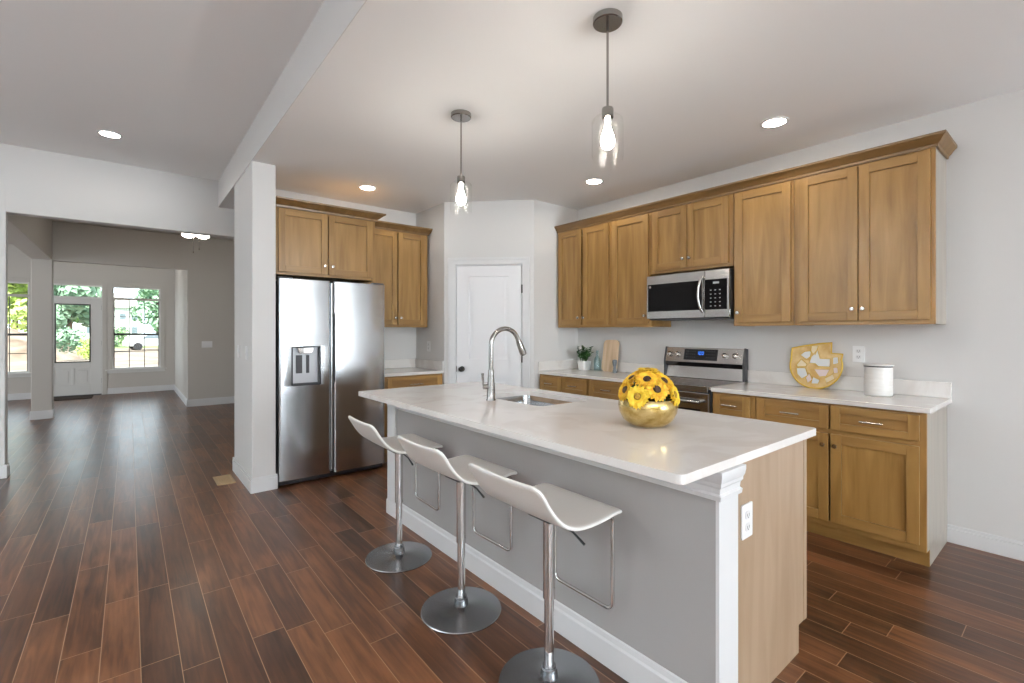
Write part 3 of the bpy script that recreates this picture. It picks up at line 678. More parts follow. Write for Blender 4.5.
sweep([(IX1+.006, IY0+.05)]+path[:2]+path[2:]+[(IX1+.006, IY1-.05)], cprof, -1).build('capital_moulding', M['trim'], r, smooth=25)
bprof = [(0, 0), (.014, 0), (.014, .098), (.008, .106), (.006, .125), (0, .13)]
sweep([(IX0, IY0+.001), (IX0, IY1), (IX1, IY1)], bprof, -1).build('baseboard', M['trim'], r, smooth=25)
# cabinet boxes behind the seating wall, finished end panels with a toe notch
b = MB(); notch = [(IX1, 0), (2.163, 0), (2.163, .115), (2.215, .115), (2.215, .882), (IX1, .882)]
b.prism(notch, 'y', IY0+.004, IY0+.022); b.build('end_panel', M['iside'], r)
b = MB(); b.prism(notch, 'y', IY1-.022, IY1-.004); b.build('end_panel', M['iside'], r)
b = MB(); b.box(2.215, IXC, IY0+.002, IY0+.05, .115, .882); b.box(2.215, IXC, IY1-.05, IY1-.002, .115, .882); b.box(2.215, IXC, IY0+.05, IY1-.05, .845, .882); b.box(2.215, IXC, IY0+.05, IY1-.05, .115, .15)
for yy in (1.40, 1.97, 2.62): b.box(2.215, IXC, yy-.02, yy+.02, .15, .845)
b.build('face_frame', M['iside'], r, bevel=.001)
MB().box(2.163, 2.175, IY0+.022, IY1-.022, 0, .115).build('toe_kick', M['iside'], r)
for (a, c) in ((.80, 1.385), (1.415, 1.68), (1.69, 1.955), (1.985, 2.29), (2.30, 2.605), (2.635, 3.24)):
    q = MB(); f_ = .055; xx = IXC
    q.box(xx, xx+.02, a, a+f_, .14, .86); q.box(xx, xx+.02, c-f_, c, .14, .86); q.box(xx, xx+.02, a+f_, c-f_, .14, .195); q.box(xx, xx+.02, a+f_, c-f_, .805, .86); q.box(xx+.001, xx+.009, a+f_, c-f_, .195, .805)
    q.build('door', [M['woodv']], r, bevel=.002)
# island worktop with the sink cut-out
SKX0, SKX1, SKY0, SKY1 = 1.800, 2.215, 1.955, 2.550
CX0, CX1, CY0, CY1 = 1.258, 2.345, .755, 3.285
bm = bmesh.new()
outer = rrect(CX0, CX1, CY0, CY1, .022, 6); inner = rrect(SKX0, SKX1, SKY0, SKY1, .05, 6)
vo = [bm.verts.new((x, y, .914)) for x, y in outer]; vi = [bm.verts.new((x, y, .914)) for x, y in inner]
es = [bm.edges.new((vo[i], vo[(i+1) % len(vo)])) for i in range(len(vo))]+[bm.edges.new((vi[i], vi[(i+1) % len(vi)])) for i in range(len(vi))]
bmesh.ops.triangle_fill(bm, edges=es, use_beauty=True)
ret = bmesh.ops.extrude_face_region(bm, geom=list(bm.faces))
for v in [g for g in ret['geom'] if isinstance(g, bmesh.types.BMVert)]: v.co.z = .8835
bmesh.ops.recalc_face_normals(bm, faces=bm.faces)
me = bpy.data.meshes.new('island_countertop'); bm.to_mesh(me); bm.free(); me.materials.append(M['quartz'])
o = bpy.data.objects.new('island_countertop', me); COL.objects.link(o)
bv = o.modifiers.new('bevel', 'BEVEL'); bv.width = .003; bv.segments = 2; bv.limit_method = 'ANGLE'; bv.angle_limit = math.radians(60)
tag(o, 'long white quartz countertop on the kitchen island', 'countertop')
# sink: bowl shell
r = thing('kitchen_sink', 'undermount stainless sink basin in the island countertop', 'sink')
def ringv(d, z, rr): return [(x, y, z) for x, y in rrect(SKX0-.004+d, SKX1+.004-d, SKY0-.004+d, SKY1+.004-d, rr, 6)]
rings = [ringv(-.018, .8825, .06), ringv(.0, .8825, .05), ringv(.003, .86, .05), ringv(.010, .715, .05), ringv(.025, .690, .06), ringv(.06, .684, .05)]
vs = []; fs = []; k = len(rings[0])
for q in rings: vs += q
for i in range(len(rings)-1):
    for j in range(k): fs.append((i*k+j, i*k+(j+1) % k, (i+1)*k+(j+1) % k, (i+1)*k+j))
fs.append(tuple((len(rings)-1)*k+j for j in range(k)))
o = MB().add(vs, fs).build('basin', M['steel'], r, smooth=50); sm = o.modifiers.new('thick', 'SOLIDIFY'); sm.thickness = .0012; sm.offset = 0
b = MB(); b.lathe([(.045, .6855), (.043, .689), (.03, .687), (.0, .687)], ((SKX0+SKX1)/2, (SKY0+SKY1)/2, 0), 24); b.build('drain', M['chrome'], r, smooth=40)
# faucet
r = thing('kitchen_faucet', 'brushed nickel gooseneck faucet with side lever beside the sink', 'faucet', (1.733, 2.335, .914), math.radians(-4))
b = MB(); b.lathe([(.031, 0), (.030, .006), (.026, .012), (.0255, .06), (.0225, .115), (.0185, .160), (.0185, .185), (.0175, .188)], n=28); b.build('body', M['fnickel'], r, smooth=40)
R_ = .106
pts = [(0, 0, .185), (0, 0, .26), (0, 0, .336)]+[(R_-R_*math.cos(a), 0, .336+R_*math.sin(a)) for a in [PI*i/18 for i in range(1, 17)]]
b = MB(); b.tube(pts, .0145, 16); b.build('gooseneck', M['fnickel'], r, smooth=50)
p1 = Vector(pts[-1]); dr_ = (Vector(pts[-1])-Vector(pts[-2])).normalized()
b = MB(); b.tube([p1, p1+dr_*.012, p1+dr_*.022, p1+dr_*.085, p1+dr_*.105], [.0155, .0165, .019, .0225, .0205], 18); sh = b.build('spray_head', M['fnickel'], r, smooth=45)
b = MB(); q = p1+dr_*.106; b.tube([q, q+dr_*.003], [.016, .016], 16); b.build('spray_face', M['black'], sh)
b = MB(); b.tube([(-.014, .004, .085), (-.048, .012, .085)], .0165, 14); b.tube([(-.044, .011, .085), (-.050, .013, .10), (-.052, .014, .168)], [.007, .006, .0085], 10); b.build('lever', M['fnickel'], r, smooth=45)

# ------------------------------------------------------------------ bar stools (front towards +x)
def make_stool(label, loc, rot, grp):
    r = thing('bar_stool', label, 'bar stool', loc, rot, grp)
    b = MB(); b.lathe([(.0, 0), (.192, 0), (.193, .004), (.190, .0075), (.12, .0125), (.05, .020), (.034, .026), (.030, .06), (.026, .064), (.026, .07), (.0, .07)], n=56); b.build('base', M['bchrome'], r, smooth=35)
    b = MB(); b.lathe([(.0185, .065), (.0185, .34)], n=24); b.build('gas_lift', M['chrome'], r, smooth=40)
    b = MB(); b.lathe([(.0185, .322), (.0235, .325), (.0235, .632), (.02, .634)], n=24); b.build('column', M['chrome'], r, smooth=40)
    MB().box(-.055, .10, -.06, .06, .634, .650).build('seat_plate', M['black'], r, bevel=.004)
    ctrl = [(-.236, .828), (-.219, .803), (-.190, .757), (-.158, .717), (-.122, .688), (-.082, .672), (-.04, .665), (.02, .663), (.08, .665), (.13, .669), (.165, .669), (.19, .663)]
    # resample
    pts = []; n = 40
    cum = [0]
    for a, c in zip(ctrl, ctrl[1:]): cum.append(cum[-1]+math.dist(a, c))
    for i in range(n+1):
        s = cum[-1]*i/n; j = max(k for k in range(len(cum)) if cum[k] <= s+1e-9); j = min(j, len(ctrl)-2)
        p0, p1, p2, p3 = ctrl[max(j-1, 0)], ctrl[j], ctrl[j+1], ctrl[min(j+2, len(ctrl)-1)]
        u = (s-cum[j])/(cum[j+1]-cum[j])
        pts.append(tuple(.5*((2*p1[d])+(-p0[d]+p2[d])*u+(2*p0[d]-5*p1[d]+4*p2[d]-p3[d])*u*u+(-p0[d]+3*p1[d]-3*p2[d]+p3[d])*u**3) for d in (0, 1)))
    L = cum[-1]; rc = .032; m = 18; vs = []; fs = []; hw0 = .207
    for i, (x, z) in enumerate(pts):
        s = L*i/n; dd = min(s, L-s)
        hw = hw0-(rc-math.sqrt(max(0, rc*rc-(rc-min(dd, rc))**2)))*.85
        hw += -.006*math.cos(2*PI*s/L)
        for j in range(m+1):
            t = -1+2*j/m; vs.append((x-.010*(t*t)*(1 if s < L*.3 else 0)*-1*0, hw*t, z+.006*t*t*(1-s/L)))
    for i in range(n):
        for j in range(m): fs.append((i*(m+1)+j, i*(m+1)+j+1, (i+1)*(m+1)+j+1, (i+1)*(m+1)+j))
    st = MB().add(vs, fs).build('seat', M['seat'], r, smooth=80)
    so = st.modifiers.new('thick', 'SOLIDIFY'); so.thickness = .015; so.offset = 1 if False else 0
    bv = st.modifiers.new('bevel', 'BEVEL'); bv.width = .006; bv.segments = 3; bv.limit_method = 'ANGLE'; bv.angle_limit = math.radians(60)
    loop = [vs[i*(m+1)] for i in range(n+1)]+[vs[n*(m+1)+j] for j in range(1, m+1)]+[vs[i*(m+1)+m] for i in range(n-1, -1, -1)]+[vs[j] for j in range(m-1, 0, -1)]
    MB().tube(loop, .0065, 8, closed=True).build('edge_piping', M['piping'], st, smooth=60)
    # footrest loop hanging from the front of the seat
    fx, hw, zt, zb = .184, .155, .646, .277; q = []
    q += [(.06, -hw+.03, zt+.004), (fx-.03, -hw, zt)]
    q += [(fx-.03+.03*math.sin(a), -hw, zt-.03+.03*math.cos(a)) for a in [PI/2*i/5 for i in range(1, 6)]]
    q += [(fx, -hw, .45)]
    q += [(fx, -hw+.03-.03*math.cos(a), zb+.03-.03*math.sin(a)) for a in [PI/2*i/5 for i in range(6)]]
    q += [(fx, y, z) if False else (x, -y, z) for (x, y, z) in q[::-1]]
    MB().tube(q, .0075, 10).build('footrest', M['chrome'], r, smooth=60)
    b = MB(); b.tube([(.0, -.03, .628), (.004, -.12, .612), (.005, -.175, .585)], [.004, .004, .005], 8); b.build('lift_lever', M['black'], r, smooth=60)
    return r
s0 = make_stool('white swoop-seat bar stool at the end of the row farthest from the fridge', (1.240, 1.300, 0), 0, 'bar stools along the island')
dup(s0, (1.240, 1.910, 0), math.radians(1), 'middle white swoop-seat bar stool of the row at the island', 'bar stools along the island')
dup(s0, (1.243, 2.590, 0), math.radians(-2), 'white swoop-seat bar stool closest to the fridge', 'bar stools along the island')

# ------------------------------------------------------------------ pendants and ceiling lights
def make_pendant(label, loc, grp):
    r = thing('pendant_light', label, 'pendant light', loc, 0, grp)       # origin at the ceiling
    b = MB(); b.lathe([(.0, 0), (.066, 0), (.066, -.024), (.062, -.028), (.0, -.028)], n=40); b.build('canopy', M['fnickel'], r, smooth=40)
    b = MB(); b.lathe([(.0055, -.028), (.0055, -.41)], n=14); b.build('rod', M['fnickel'], r, smooth=60)
    b = MB(); b.lathe([(.008, -.405), (.024, -.408), (.026, -.414), (.026, -.452), (.022, -.455), (0, -.455)], n=28); b.build('socket_cap', M['fnickel'], r, smooth=40)
    b = MB(); b.lathe([(.024, -.444), (.058, -.450), (.072, -.466), (.073, -.48), (.073, -.625), (.068, -.645)], n=10, cap=False); b.build('glass_shade', M['shade'], r, smooth=20)
    b = MB(); b.lathe([(.012, -.455), (.013, -.49), (.020, -.515), (.029, -.540), (.031, -.560), (.026, -.580), (.012, -.592), (0, -.595)], n=24); b.build('bulb', M['bulb'], r, smooth=60)
    return r
p0 = make_pendant('clear glass pendant light hanging nearer over the flower bowl', (1.678, 1.377, ZK), 'pendants over the island')
dup(p0, (1.677, 2.586, ZK), math.radians(18), 'clear glass pendant light hanging farther back over the faucet', 'pendants over the island')
def make_can(label, loc):
    r = thing('recessed_light', label, 'ceiling light', loc, 0, 'recessed ceiling lights')
    b = MB(); b.lathe([(.088, 0), (.088, -.005), (.074, -.007), (.068, -.004), (.068, 0)], n=40, cap=False); b.build('trim_ring', M['trim'], r, smooth=40)
    b = MB(); b.lathe([(.068, -.003), (.0, -.003)], n=40); b.build('lens', M['canlens'], r)
    return r
c0 = make_can('lit recessed ceiling light over the wide cabinet at the right', (3.39, 1.35, ZK))
dup(c0, (3.40, 2.95, ZK), 0, 'lit recessed ceiling light above the left end of the range wall')
dup(c0, (1.82, 4.49, ZK), 0, 'lit recessed ceiling light in front of the fridge cabinet')
dup(c0, (-.13, 5.38, ZL), 0, 'lit recessed ceiling light in the higher ceiling at left')
dup(c0, (-.6, 11.9, ZL), 0, 'added fill light in the foyer ceiling, unseen behind the header')  # unseen pair, added to brighten the foyer
dup(c0, (.3, 11.9, ZL), 0, 'second added fill light in the foyer ceiling, unseen behind the header')
dup(c0, (-2.2, 9.0, ZL), 0, 'added fill light in the dining ceiling, unseen behind the beam')  # unseen, added to lift the dining side
# ceiling fan in the hall room
r = thing('ceiling_fan', 'ceiling fan with lit glass bowls glimpsed beneath the header', 'ceiling fan', (.74, 8.2, ZL))
b = MB(); b.lathe([(.06, 0), (.06, -.03), (.03, -.05), (.014, -.05), (.014, -.11), (.10, -.13), (.105, -.20), (.07, -.23), (.06, -.26), (0, -.26)], n=28); b.build('motor', M['nickel'], r, smooth=40)
for k in range(5):
    a = 2*PI*k/5+.3; c, s = math.cos(a), math.sin(a); b = MB()
    poly = [(.10, -.02), (.2, -.055), (.6, -.07), (.64, -.04), (.64, .04), (.6, .07), (.2, .055), (.10, .02)]
    b.prism([(x*c-y*s, x*s+y*c) for x, y in poly], 'z', -.175, -.167); b.build('blade', mat('fan_blade', (.2, .13, .08), .5), r)
for k in range(3):
    a = 2*PI*k/3+.25; c = (.105*math.cos(a), .105*math.sin(a), 0)
    b = MB(); b.lathe([(.02, -.25), (.06, -.265), (.082, -.30), (.075, -.325), (.04, -.345), (0, -.35)], c, 24); b.build('light_bowl', M['fanlens'], r, smooth=60)
for (dx, L) in ((-.02, .55), (.05, .50)):
    b = MB(); b.tube([(dx, -.02, -.26), (dx, -.02, -L)], .0035, 6); b.lathe([(0, -L-.03), (.008, -L-.02), (.005, -L), (0, -L)], (dx, -.02, 0), 8); b.build('pull_chain', M['nickel'], r)

# ------------------------------------------------------------------ plates, vent
def plate(label, loc, rotz, w=.072, h=.116, kind='outlet', name='wall_outlet', group=None):
    r = thing(name, label, 'outlet' if kind == 'outlet' else 'light switch', loc, rotz, group)
    MB().prism(rrect(-w/2, w/2, -h/2, h/2, .005, 3), 'y', -.006, 0).build('cover_plate', M['plastic'], r, bevel=.0015)
    if kind == 'outlet':
        for z in (-.021, .021):
            b = MB(); b.prism([(x, z+y) for x, y in rrect(-.016, .016, -.0135, .0135, .008, 4)], 'y', -.0085, -.006); so = b.build('socket', mat('socket_white', (.72, .72, .72), .35), r)
            b = MB(); b.box(-.008, -.0055, -.0090, -.0084, z-.004, z+.006); b.box(.0055, .008, -.0090, -.0084, z-.004, z+.006); b.lathe([(.0025, -.0084), (.0025, -.009), (0, -.009)], (0, 0, z-.008), 8, axis='y'); b.build('slots', M['dark'], so)
    else:
        n = kind
        for i in range(n):
            x = (i-(n-1)/2)*.046
            b = MB(); b.prism([(-.006, -.034), (-.011, .0), (-.007, .034), (-.004, .034), (-.004, -.034)], 'x', x-.0165, x+.0165); b.build('rocker', M['plastic'], r)
    return r
plate('white duplex outlet on the tan end of the island', (1.685, IY0+.0035, .672), 0, w=.08, h=.12)
plate('white duplex outlet on the wall between tray and canister', (XW-.0005, 1.045, 1.178), RM)
plate('white outlet on the side wall over the short countertop by the fridge', (2.6745, 4.80, 1.17), RM)
plate('white light switch on the column side farther from the fridge', (XB-.0005, 4.98, 1.155), RM, kind=1, name='light_switch')
plate('white light switch on the column side nearer its corner', (XB-.0005, 4.60, 1.155), RM, kind=1, name='light_switch')
plate('wide white switch plate on the far hall wall', (1.10, Y2-.0005, 1.11), 0, w=.165, kind=3, name='light_switch')
r = thing('floor_vent', 'tan metal floor vent in the planks beside the column', 'floor vent', (.665, 4.93, 0))
b = MB(); b.box(-.07, .07, -.15, -.135, 0, .005); b.box(-.07, .07, .135, .15, 0, .005); b.box(-.07, -.052, -.135, .135, 0, .005); b.box(.052, .07, -.135, .135, 0, .005); b.build('frame', M['vent'], r)
b = MB()
for k in range(13): y = -.125+k*.02; b.box(-.052, .052, y, y+.013, .0005, .004)
b.build('louvres', M['vent'], r)

# ------------------------------------------------------------------ small things on the counters
# golden bowl + sunflowers
VX, VY, VZ = 1.818, 1.262, .9142
o = MB().lathe([(0, 0), (.060, 0), (.082, .006), (.110, .030), (.127, .064), (.131, .092), (.128, .112), (.122, .124), (.118, .124), (.123, .112), (.127, .091), (.123, .066), (.106, .034), (.078, .011), (.0, .006)], n=48).build('flower_bowl', M['gold'], smooth=60)
o.location = (VX, VY, VZ); tag(o, 'round gold glass bowl full of sunflowers on the island', 'vase')
rng = random.Random(5)
def make_flower(name, pm, cm, npet, rad, label):
    r = thing(name, label, 'flower', (0, 0, 0), 0, 'sunflowers in the gold bowl')
    b = MB()
    for ring, (rr, lift, off) in enumerate(((1.0, .10, 0), (.86, .38, .5))):
        for k in range(npet):
            a = 2*PI*(k+off)/npet+rng.uniform(-.08, .08); L = rad*rr*rng.uniform(.9, 1.08); w = rad*.19
            r0 = rad*.22; ca, sa = math.cos(a), math.sin(a)
            prof = [(r0, w*.55, 0.0), (r0+(L-r0)*.45, w*1.0, lift*.35*L+.003), (r0+(L-r0)*.8, w*.75, lift*.5*L), (L, w*.08, lift*.35*L-.002)]
            vs = []
            for (d, ww, z) in prof:
                for s in (-1, 0, 1): vs.append((d*ca-s*ww*sa, d*sa+s*ww*ca, z+ring*.004+(0 if s == 0 else .003)))
            b.add(vs, [(i*3+j, i*3+j+1, i*3+j+4, i*3+j+3) for i in range(3) for j in range(2)])
    po = b.build('petals', pm, r, smooth=60)
    b = MB(); rc = rad*.33; b.lathe([(rc, -.002), (rc*1.0, .008), (rc*.75, .015), (rc*.35, .0175), (0, .0165)], n=20); b.build('centre', cm, r, smooth=60)
    b = MB(); b.tube([(0, 0, -.002), (0, .004, -.03), (0, .006, -.055)], .003, 6); st = b.build('stem', M['stem'], r, smooth=60)
    b = MB()
    for s in (1,):
        b.add([(0, 0, -.022), (.014, .022, -.014), (.004, .05, -.018), (-.014, .024, -.016)], [(0, 1, 2, 3)])
    b.build('leaf', M['leaf'], st)
    return r
kindA = make_flower('sunflower', M['petal2'], M['fcenterg'], 24, .052, '')
kindB = make_flower('sunflower', M['petal'], M['fcenter'], 20, .056, '')
# (azimuth deg relative to the direction of the photograph, elevation deg, distance, kind, label)
CA = math.atan2(-VY, -VX)
fl = [
 (-20, 14, 1.08, 'A', 'lemon sunflower drooping over the front of the gold bowl'),
 (22, 30, .98, 'B', 'dark-centred orange sunflower at the front, right of the drooping lemon one'),
 (-62, 24, 1.0, 'B', 'orange sunflower at the front left of the bunch'),
 (-2, 52, 1.0, 'B', 'dark-eyed orange sunflower in the middle of the bunch'),
 (72, 16, 1.04, 'A', 'lemon sunflower turned sideways at the right rim of the bowl'),
 (62, 48, .98, 'B', 'orange sunflower at the upper right of the bunch'),
 (-72, 52, .98, 'B', 'orange sunflower at the upper left of the bunch'),
 (0, 88, 1.04, 'A', 'lemon sunflower facing up at the crown of the bunch'),
 (-112, 22, .98, 'B', 'orange sunflower leaning out at the far left rim'),
 (122, 26, .98, 'A', 'lemon sunflower leaning out at the far right rim'),
 (165, 45, .98, 'B', 'orange sunflower at the back of the bunch'),
]
used = {'A': False, 'B': False}
for (az, el, dist, kd, lab) in fl:
    src = kindA if kd == 'A' else kindB
    o = src if not used[kd] else dup(src, (0, 0, 0), 0, lab); used[kd] = True; o['label'] = lab
    a = CA+math.radians(az); e = math.radians(el); dv = Vector((math.cos(a)*math.cos(e), math.sin(a)*math.cos(e), math.sin(e)))
    p = Vector((VX, VY, VZ+.108))+Vector((dv.x*.112, dv.y*.112, dv.z*.128))*dist
    o.location = p; o.rotation_euler = dv.to_track_quat('Z', 'Y').to_euler()
    sc_ = 1.0; o.scale = (sc_, sc_, sc_)
# foliage tuft filling the bowl
b = MB(); rg = random.Random(2)
for k in range(60):
    a = rg.uniform(0, 2*PI); e = rg.uniform(.1, 1.4); d = .105; dv = Vector((math.cos(a)*math.cos(e), math.sin(a)*math.cos(e), math.sin(e)))
    c = Vector((0, 0, .10))+dv*d*rg.uniform(.75, 1.0); t = dv.cross(Vector((rg.uniform(-1, 1), rg.uniform(-1, 1), rg.uniform(-1, 1)))).normalized(); n2 = dv.cross(t)
    L = .032; b.add([c-t*L, c+n2*.011+dv*.004, c+t*L, c-n2*.011+dv*.004], [(0, 1, 2, 3)])
o = b.build('bouquet_greenery', M['leaf']); o.location = (VX, VY, VZ); tag(o, 'dark green leaves between the sunflowers in the gold bowl', 'leaves', kind='stuff')

# potted plant
r = thing('potted_plant', 'small dark green plant in a white pot on the range counter', 'plant', (3.935, 3.560, .9145))
b = MB(); pr0 = rrect(-.050, .050, -.050, .050, .022, 5); pr1 = rrect(-.062, .062, -.062, .062, .024, 5); k = len(pr0)
vs = [(x, y, 0) for x, y in pr0]+[(x, y, .098) for x, y in pr1]+[(x*.93, y*.93, .098) for x, y in pr1]+[(x*.9, y*.9, .085) for x, y in pr1]
fs = [tuple(range(k))]+[(i*k+j, i*k+(j+1) % k, (i+1)*k+(j+1) % k, (i+1)*k+j) for i in range(3) for j in range(k)]
b.add(vs, fs).build('pot', M['pot'], r, smooth=40)
MB().prism([(x*.9, y*.9) for x, y in pr1], 'z', .075, .084).build('soil', M['soil'], r)
b = MB(); rg = random.Random(11)
for s in range(16):
    a = rg.uniform(0, 2*PI); lean = rg.uniform(.1, .8); H = rg.uniform(.08, .17); base = Vector((rg.uniform(-.03, .03), rg.uniform(-.03, .03), .083))
    tip = base+Vector((math.cos(a)*lean*H, math.sin(a)*lean*H, H)); b.tube([base, (base+tip)/2+Vector((0, 0, .006)), tip], [.0028, .0024, .0016], 5)
    for q in range(7):
        u = .3+.7*q/6; c = base.lerp(tip, u); la = rg.uniform(0, 2*PI); d = Vector((math.cos(la), math.sin(la), rg.uniform(.2, .9))).normalized(); sd = d.cross(Vector((0, 0, 1))).normalized(); L = rg.uniform(.035, .052); w = L*.48; up = sd.cross(d)
        b.add([c, c+d*L*.5+sd*w+up*.003, c+d*L, c+d*L*.5-sd*w+up*.003, c+d*L*.5-up*.004], [(0, 1, 4), (1, 2, 4), (2, 3, 4), (3, 0, 4)])
b.build('foliage', M['leaf'], r)
# bottle left of the board, cutting board, grey mill
o = MB().lathe([(0, .004), (.034, .004), (.038, .010), (.038, .105), (.030, .135), (.014, .165), (.013, .21), (.015, .213), (.015, .222), (.012, .222), (.011, .168), (.028, .132), (.035, .104), (.035, .012), (0, .010)], n=28).build('glass_bottle', M['bottle'], smooth=50)
o.location = (3.955, 3.388, .912); tag(o, 'clear glass bottle standing left of the cutting board', 'bottle')
r = thing('cutting_board', 'pale wooden cutting board leaning on the wall beside the plant', 'cutting board', (3.955, 3.235, .9145))
poly = rrect(-.100, .100, 0, .340, .045, 6)
b = MB(); b.prism(poly, 'x', 0, .018); bo = b.build('board', M['board'], r, bevel=.003)
b = MB(); hole = arc(0, .285, .016, 0, 2*PI*19/20, 19); b.prism(hole, 'x', -.0006, .0004); b.build('hanging_hole', M['boardedge'], bo) if False else None
r.rotation_euler = (0, math.radians(8.5), 0)
o = MB().lathe([(0, 0), (.023, 0), (.024, .01), (.018, .03), (.015, .06), (.021, .085), (.024, .11), (.024, .128), (.015, .136), (0, .138)], n=24).build('pepper_mill', M['greymill'], smooth=50)
o.location = (3.885, 3.095, .914); tag(o, 'small dark grey mill standing right of the cutting board', 'mill')
# honey coloured tray leaning on the wall (local y across, z up, x thickness)
r = thing('decorative_tray', 'round golden tray with pale inlays and a stepped corner leaning on the wall', 'tray', (3.965, 1.300, .9145))
r.rotation_euler = (0, math.radians(8), 0)
def flipy(poly): return [(-y, z) for y, z in poly]        # written left-to-right as seen from the island
cyc, czc, R0 = .0, .172, .172
outline = []
for i in range(0, 29):
    a = PI*.93+(2*PI-PI*.93+.30)*i/28; outline.append((cyc+R0*math.cos(a), czc+R0*math.sin(a)))
outline += [(.172, .262), (.100, .266), (.100, .345), (.02, .336), (-.08, .318), (-.165, .298)]
MB().prism(flipy(outline), 'x', 0, .016).build('tray_base', M['traygold'], r, bevel=.004)
rim = [(.0, -y, z) for y, z in outline]
MB().tube(rim, .006, 8, closed=True).build('rim', M['trayline'], r, smooth=60)
inl = [
 ([(-.04, .19), (-.03, .235), (.01, .29), (.03, .225), (.095, .225), (.095, .165), (.02, .165), (.0, .185)], 'inlayw'),
 ([(-.105, .245), (-.075, .275), (-.03, .28), (-.035, .235), (-.06, .215)], 'inlayw'),
 ([(-.125, .175), (-.095, .215), (-.055, .18), (-.06, .16), (-.12, .155)], 'inlayc'),
 ([(-.125, .145), (-.065, .150), (-.045, .095), (-.085, .065), (-.12, .10)], 'inlayw'),
 ([(-.035, .110), (-.015, .065), (-.045, .035), (-.06, .075)], 'inlayp'),
 ([(-.01, .085), (.035, .065), (.025, .035), (-.02, .033)], 'inlayw'),
 ([(-.005, .145), (.095, .148), (.075, .095), (.03, .088)], 'inlayp'),
 ([(.065, .08), (.115, .115), (.13, .08), (.08, .045)], 'inlayc'),
 ([(.115, .16), (.145, .165), (.15, .125), (.12, .12)], 'inlayp'),
 ([(.11, .235), (.145, .24), (.15, .195), (.112, .185)], 'inlayw'),
 ([(-.03, .318), (-.035, .275), (-.005, .25), (.015, .315)], 'inlayc'),
]
for poly, mk in inl:
    io = MB().prism(flipy(poly), 'x', -.003, .002).build('inlay', M[mk], r)
    lp = [(-.003, -y, z) for y, z in poly]; MB().tube(lp, .0032, 6, closed=True).build('inlay_edge', M['trayline'], io, smooth=60)
# canister
r = thing('canister', 'cream ceramic canister with a thin dark lid line right of the tray', 'canister', (3.845, .885, .914))
b = MB(); b.lathe([(0, .002), (.070, .002), (.075, .006), (.077, .012), (.077, .188), (.075, .190), (0, .190)], n=48); b.build('body', M['ceramic'], r, smooth=40)
b = MB(); b.lathe([(0, .1905), (.078, .1905), (.078, .199), (0, .199)], n=48); b.build('gasket', M['dark'], r, smooth=40)
b = MB(); b.lathe([(0, .1995), (.083, .1995), (.085, .202), (.085, .206), (.083, .208), (0, .210)], n=48); b.build('lid', M['ceramic'], r, smooth=40)

# ------------------------------------------------------------------ outdoors beyond the front windows
M['dirt'] = noise_color(mat('bare_dirt', (.2, .15, .1), .95), (.09, .062, .042), (.21, .17, .13), (.9, .9, .9), 8)
M['lawn'] = noise_color(mat('lawn_green', (.2, .3, .08), .95), (.07, .13, .03), (.14, .19, .06), (1.5, 1.5, 1.5), 6)
def treeleaf(name, c1, c2): return noise_color(mat(name, c1, .7), c1, c2, (.6, .6, .6), 6)
M['tree1'] = treeleaf('tree_leaf_green', (.11, .21, .09), (.26, .38, .18))
M['tree2'] = treeleaf('tree_leaf_lime', (.26, .38, .07), (.46, .56, .16))
M['tree3'] = treeleaf('tree_leaf_teal', (.13, .24, .15), (.28, .42, .28))
M['bark'] = mat('bark', (.12, .08, .05), .9)
M['siding'] = mat('house_siding', (.42, .43, .43), .6); M['roofing'] = mat('roof_shingle', (.30, .29, .28), .8)
M['hglass'] = mat('house_glass', (.10, .13, .15), .15)
struct(MB().box(-120, 120, 13.6, 62, -.45, -.30).build('ground_dirt', M['dirt']))
struct(MB().box(-160, 160, 62, 300, -.45, -.26).build('ground_lawn', M['lawn']))
# dirt mound
bm_ = MB(); n = 26; rg = random.Random(4); vs = []; fs = []
for i in range(n+1):
    for j in range(n+1):
        x = -1+2*i/n; y = -1+2*j/n; h = max(0, 1-x*x-y*y)**1.2; vs.append((x*5, y*4, h*1.9+(rg.uniform(-.12, .12) if h > .02 else -.1)))
for i in range(n):
    for j in range(n): fs.append((i*(n+1)+j, (i+1)*(n+1)+j, (i+1)*(n+1)+j+1, i*(n+1)+j+1))
o = bm_.add(vs, fs).build('dirt_mound', M['dirt'], smooth=40); o.location = (-6.6, 41, -.32); tag(o, 'brown heap of dug earth outside the far left window', 'dirt mound')
def tree(label, x, y, H, R, mk, seed, n=1500, cz=.55, trunk=True):
    r = thing('tree' if trunk else 'shrub', label, 'tree' if trunk else 'shrub', (x, y, -.3), 0, 'trees beyond the front windows' if trunk else 'shrubs beyond the front windows')
    rg = random.Random(seed)
    if trunk: MB().tube([(0, 0, 0), (.05, .02, H*.3), (-.05, .05, H*.6)], [R*.09, R*.07, R*.04], 8).build('trunk', M['bark'], r, smooth=60)
    b = MB(); blobs = [(Vector((rg.uniform(-.55, .55)*R, rg.uniform(-.5, .5)*R, H*(cz+rg.uniform(-.25, .28)))), R*rg.uniform(.35, .6)) for _ in range(11)]
    for k in range(n):
        c, rr = blobs[rg.randrange(len(blobs))]
        d = Vector((rg.gauss(0, 1), rg.gauss(0, 1), rg.gauss(0, 1))).normalized(); p = c+d*rr*rg.uniform(.6, 1.05)
        if p.z < .02: p.z = .05
        t = Vector((rg.gauss(0, 1), rg.gauss(0, 1), rg.gauss(0, 1))).normalized(); s = d.cross(t).normalized(); q = s.cross(d); L = R*.11*rg.uniform(.7, 1.3)
        b.add([p-s*L, p+q*L*.6+d*L*.2, p+s*L, p-q*L*.6+d*L*.2], [(0, 1, 2, 3)])
    b.build('foliage', M[mk], r); return r
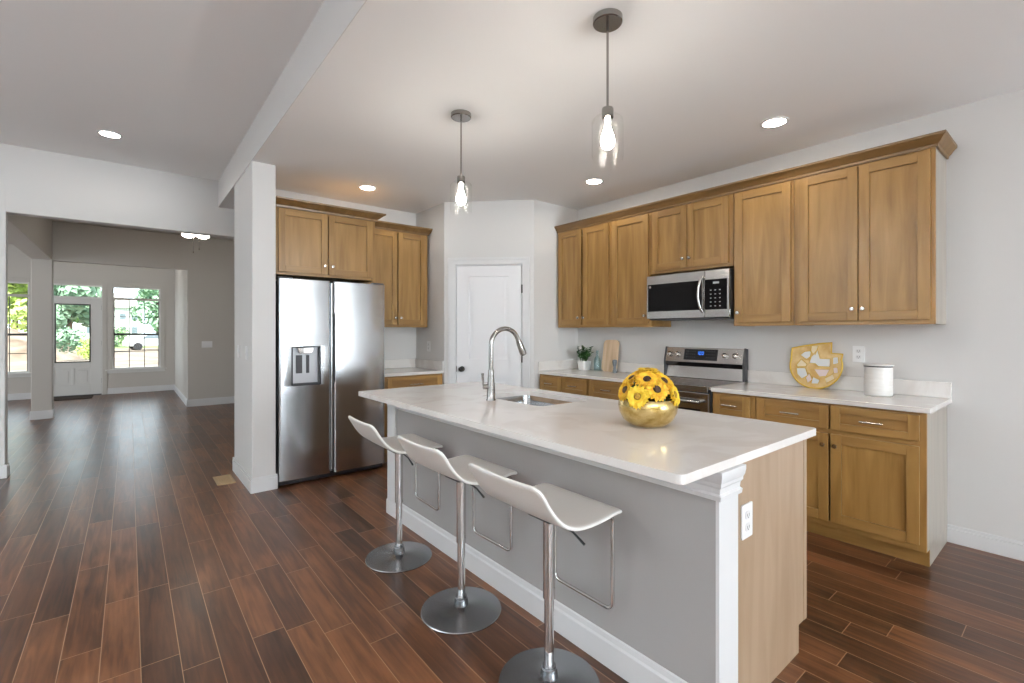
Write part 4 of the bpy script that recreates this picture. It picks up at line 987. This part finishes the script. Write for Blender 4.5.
tree('tall green tree filling the entry door glass', -3.5, 48, 8.5, 2.6, 'tree3', 1, 2600)
tree('pale green tree behind the left of the entry door glass', -6.2, 72, 11.5, 3.2, 'tree1', 2, 2200)
tree('lime green tree outside the far left window', -7.6, 58, 9.5, 2.6, 'tree2', 3, 2400)
tree('dark green tree at the left edge of the far left window', -13.5, 64, 10, 3.0, 'tree1', 4, 2200)
tree('bluish green tree right of the white house', 3.3, 88, 10, 3.0, 'tree3', 5, 2200)
tree('low round shrub in the middle of the entry door glass', -2.55, 36, 2.1, .85, 'tree3', 6, 900, .5, False)
tree('wide shrub below the white house', -1.3, 66, 2.3, 1.5, 'tree1', 7, 900, .5, False)
tree('bright shrub right of the entry door glass', -1.5, 33, 1.5, .6, 'tree2', 8, 700, .5, False)
# white house
r = thing('house', 'white two storey house seen through the right front window', 'house', (-2.2, 125, -.3))
MB().box(-6, 4.2, 0, 9, 0, 6.6).build('walls', M['siding'], r)
MB().prism([(-6.5, 6.6), (4.7, 6.6), (-.9, 10)], 'y', -.5, 9.5).build('roof', M['roofing'], r)
for x in (-4.4, -1.6, .6, 2.5):
    for z in (1.3, 4.0):
        w = MB().box(x, x+1.2, -.08, 0, z, z+1.5).build('window', M['trim'], r); MB().box(x+.1, x+1.1, -.1, -.08, z+.1, z+1.4).build('pane', M['hglass'], w)
# parked car
r = thing('car', 'white car parked outside low in the right front window', 'car', (1.75, 55, -.3), math.radians(10))
side = [(-2.1, .35), (-2.15, .75), (-1.95, .95), (-1.2, 1.02), (-.7, 1.42), (.6, 1.46), (1.35, 1.05), (2.0, .95), (2.15, .7), (2.1, .35)]
MB().prism(side, 'y', -.85, .85).build('car_body', mat('car_white', (.45, .46, .47), .3), r, bevel=.06, seg=3)
b = MB(); b.prism([(-1.05, 1.04), (-.62, 1.36), (.55, 1.39), (1.15, 1.06)], 'y', -.87, .87); b.build('car_windows', M['hglass'], r)
for x in (-1.3, 1.3):
    for y in (-.80, .80): b = MB(); b.lathe([(0, -.1), (.32, -.1), (.34, -.06), (.34, .06), (.32, .1), (0, .1)], (x, y, .34), 20, axis='y'); b.build('wheel', M['black'], r, smooth=40)
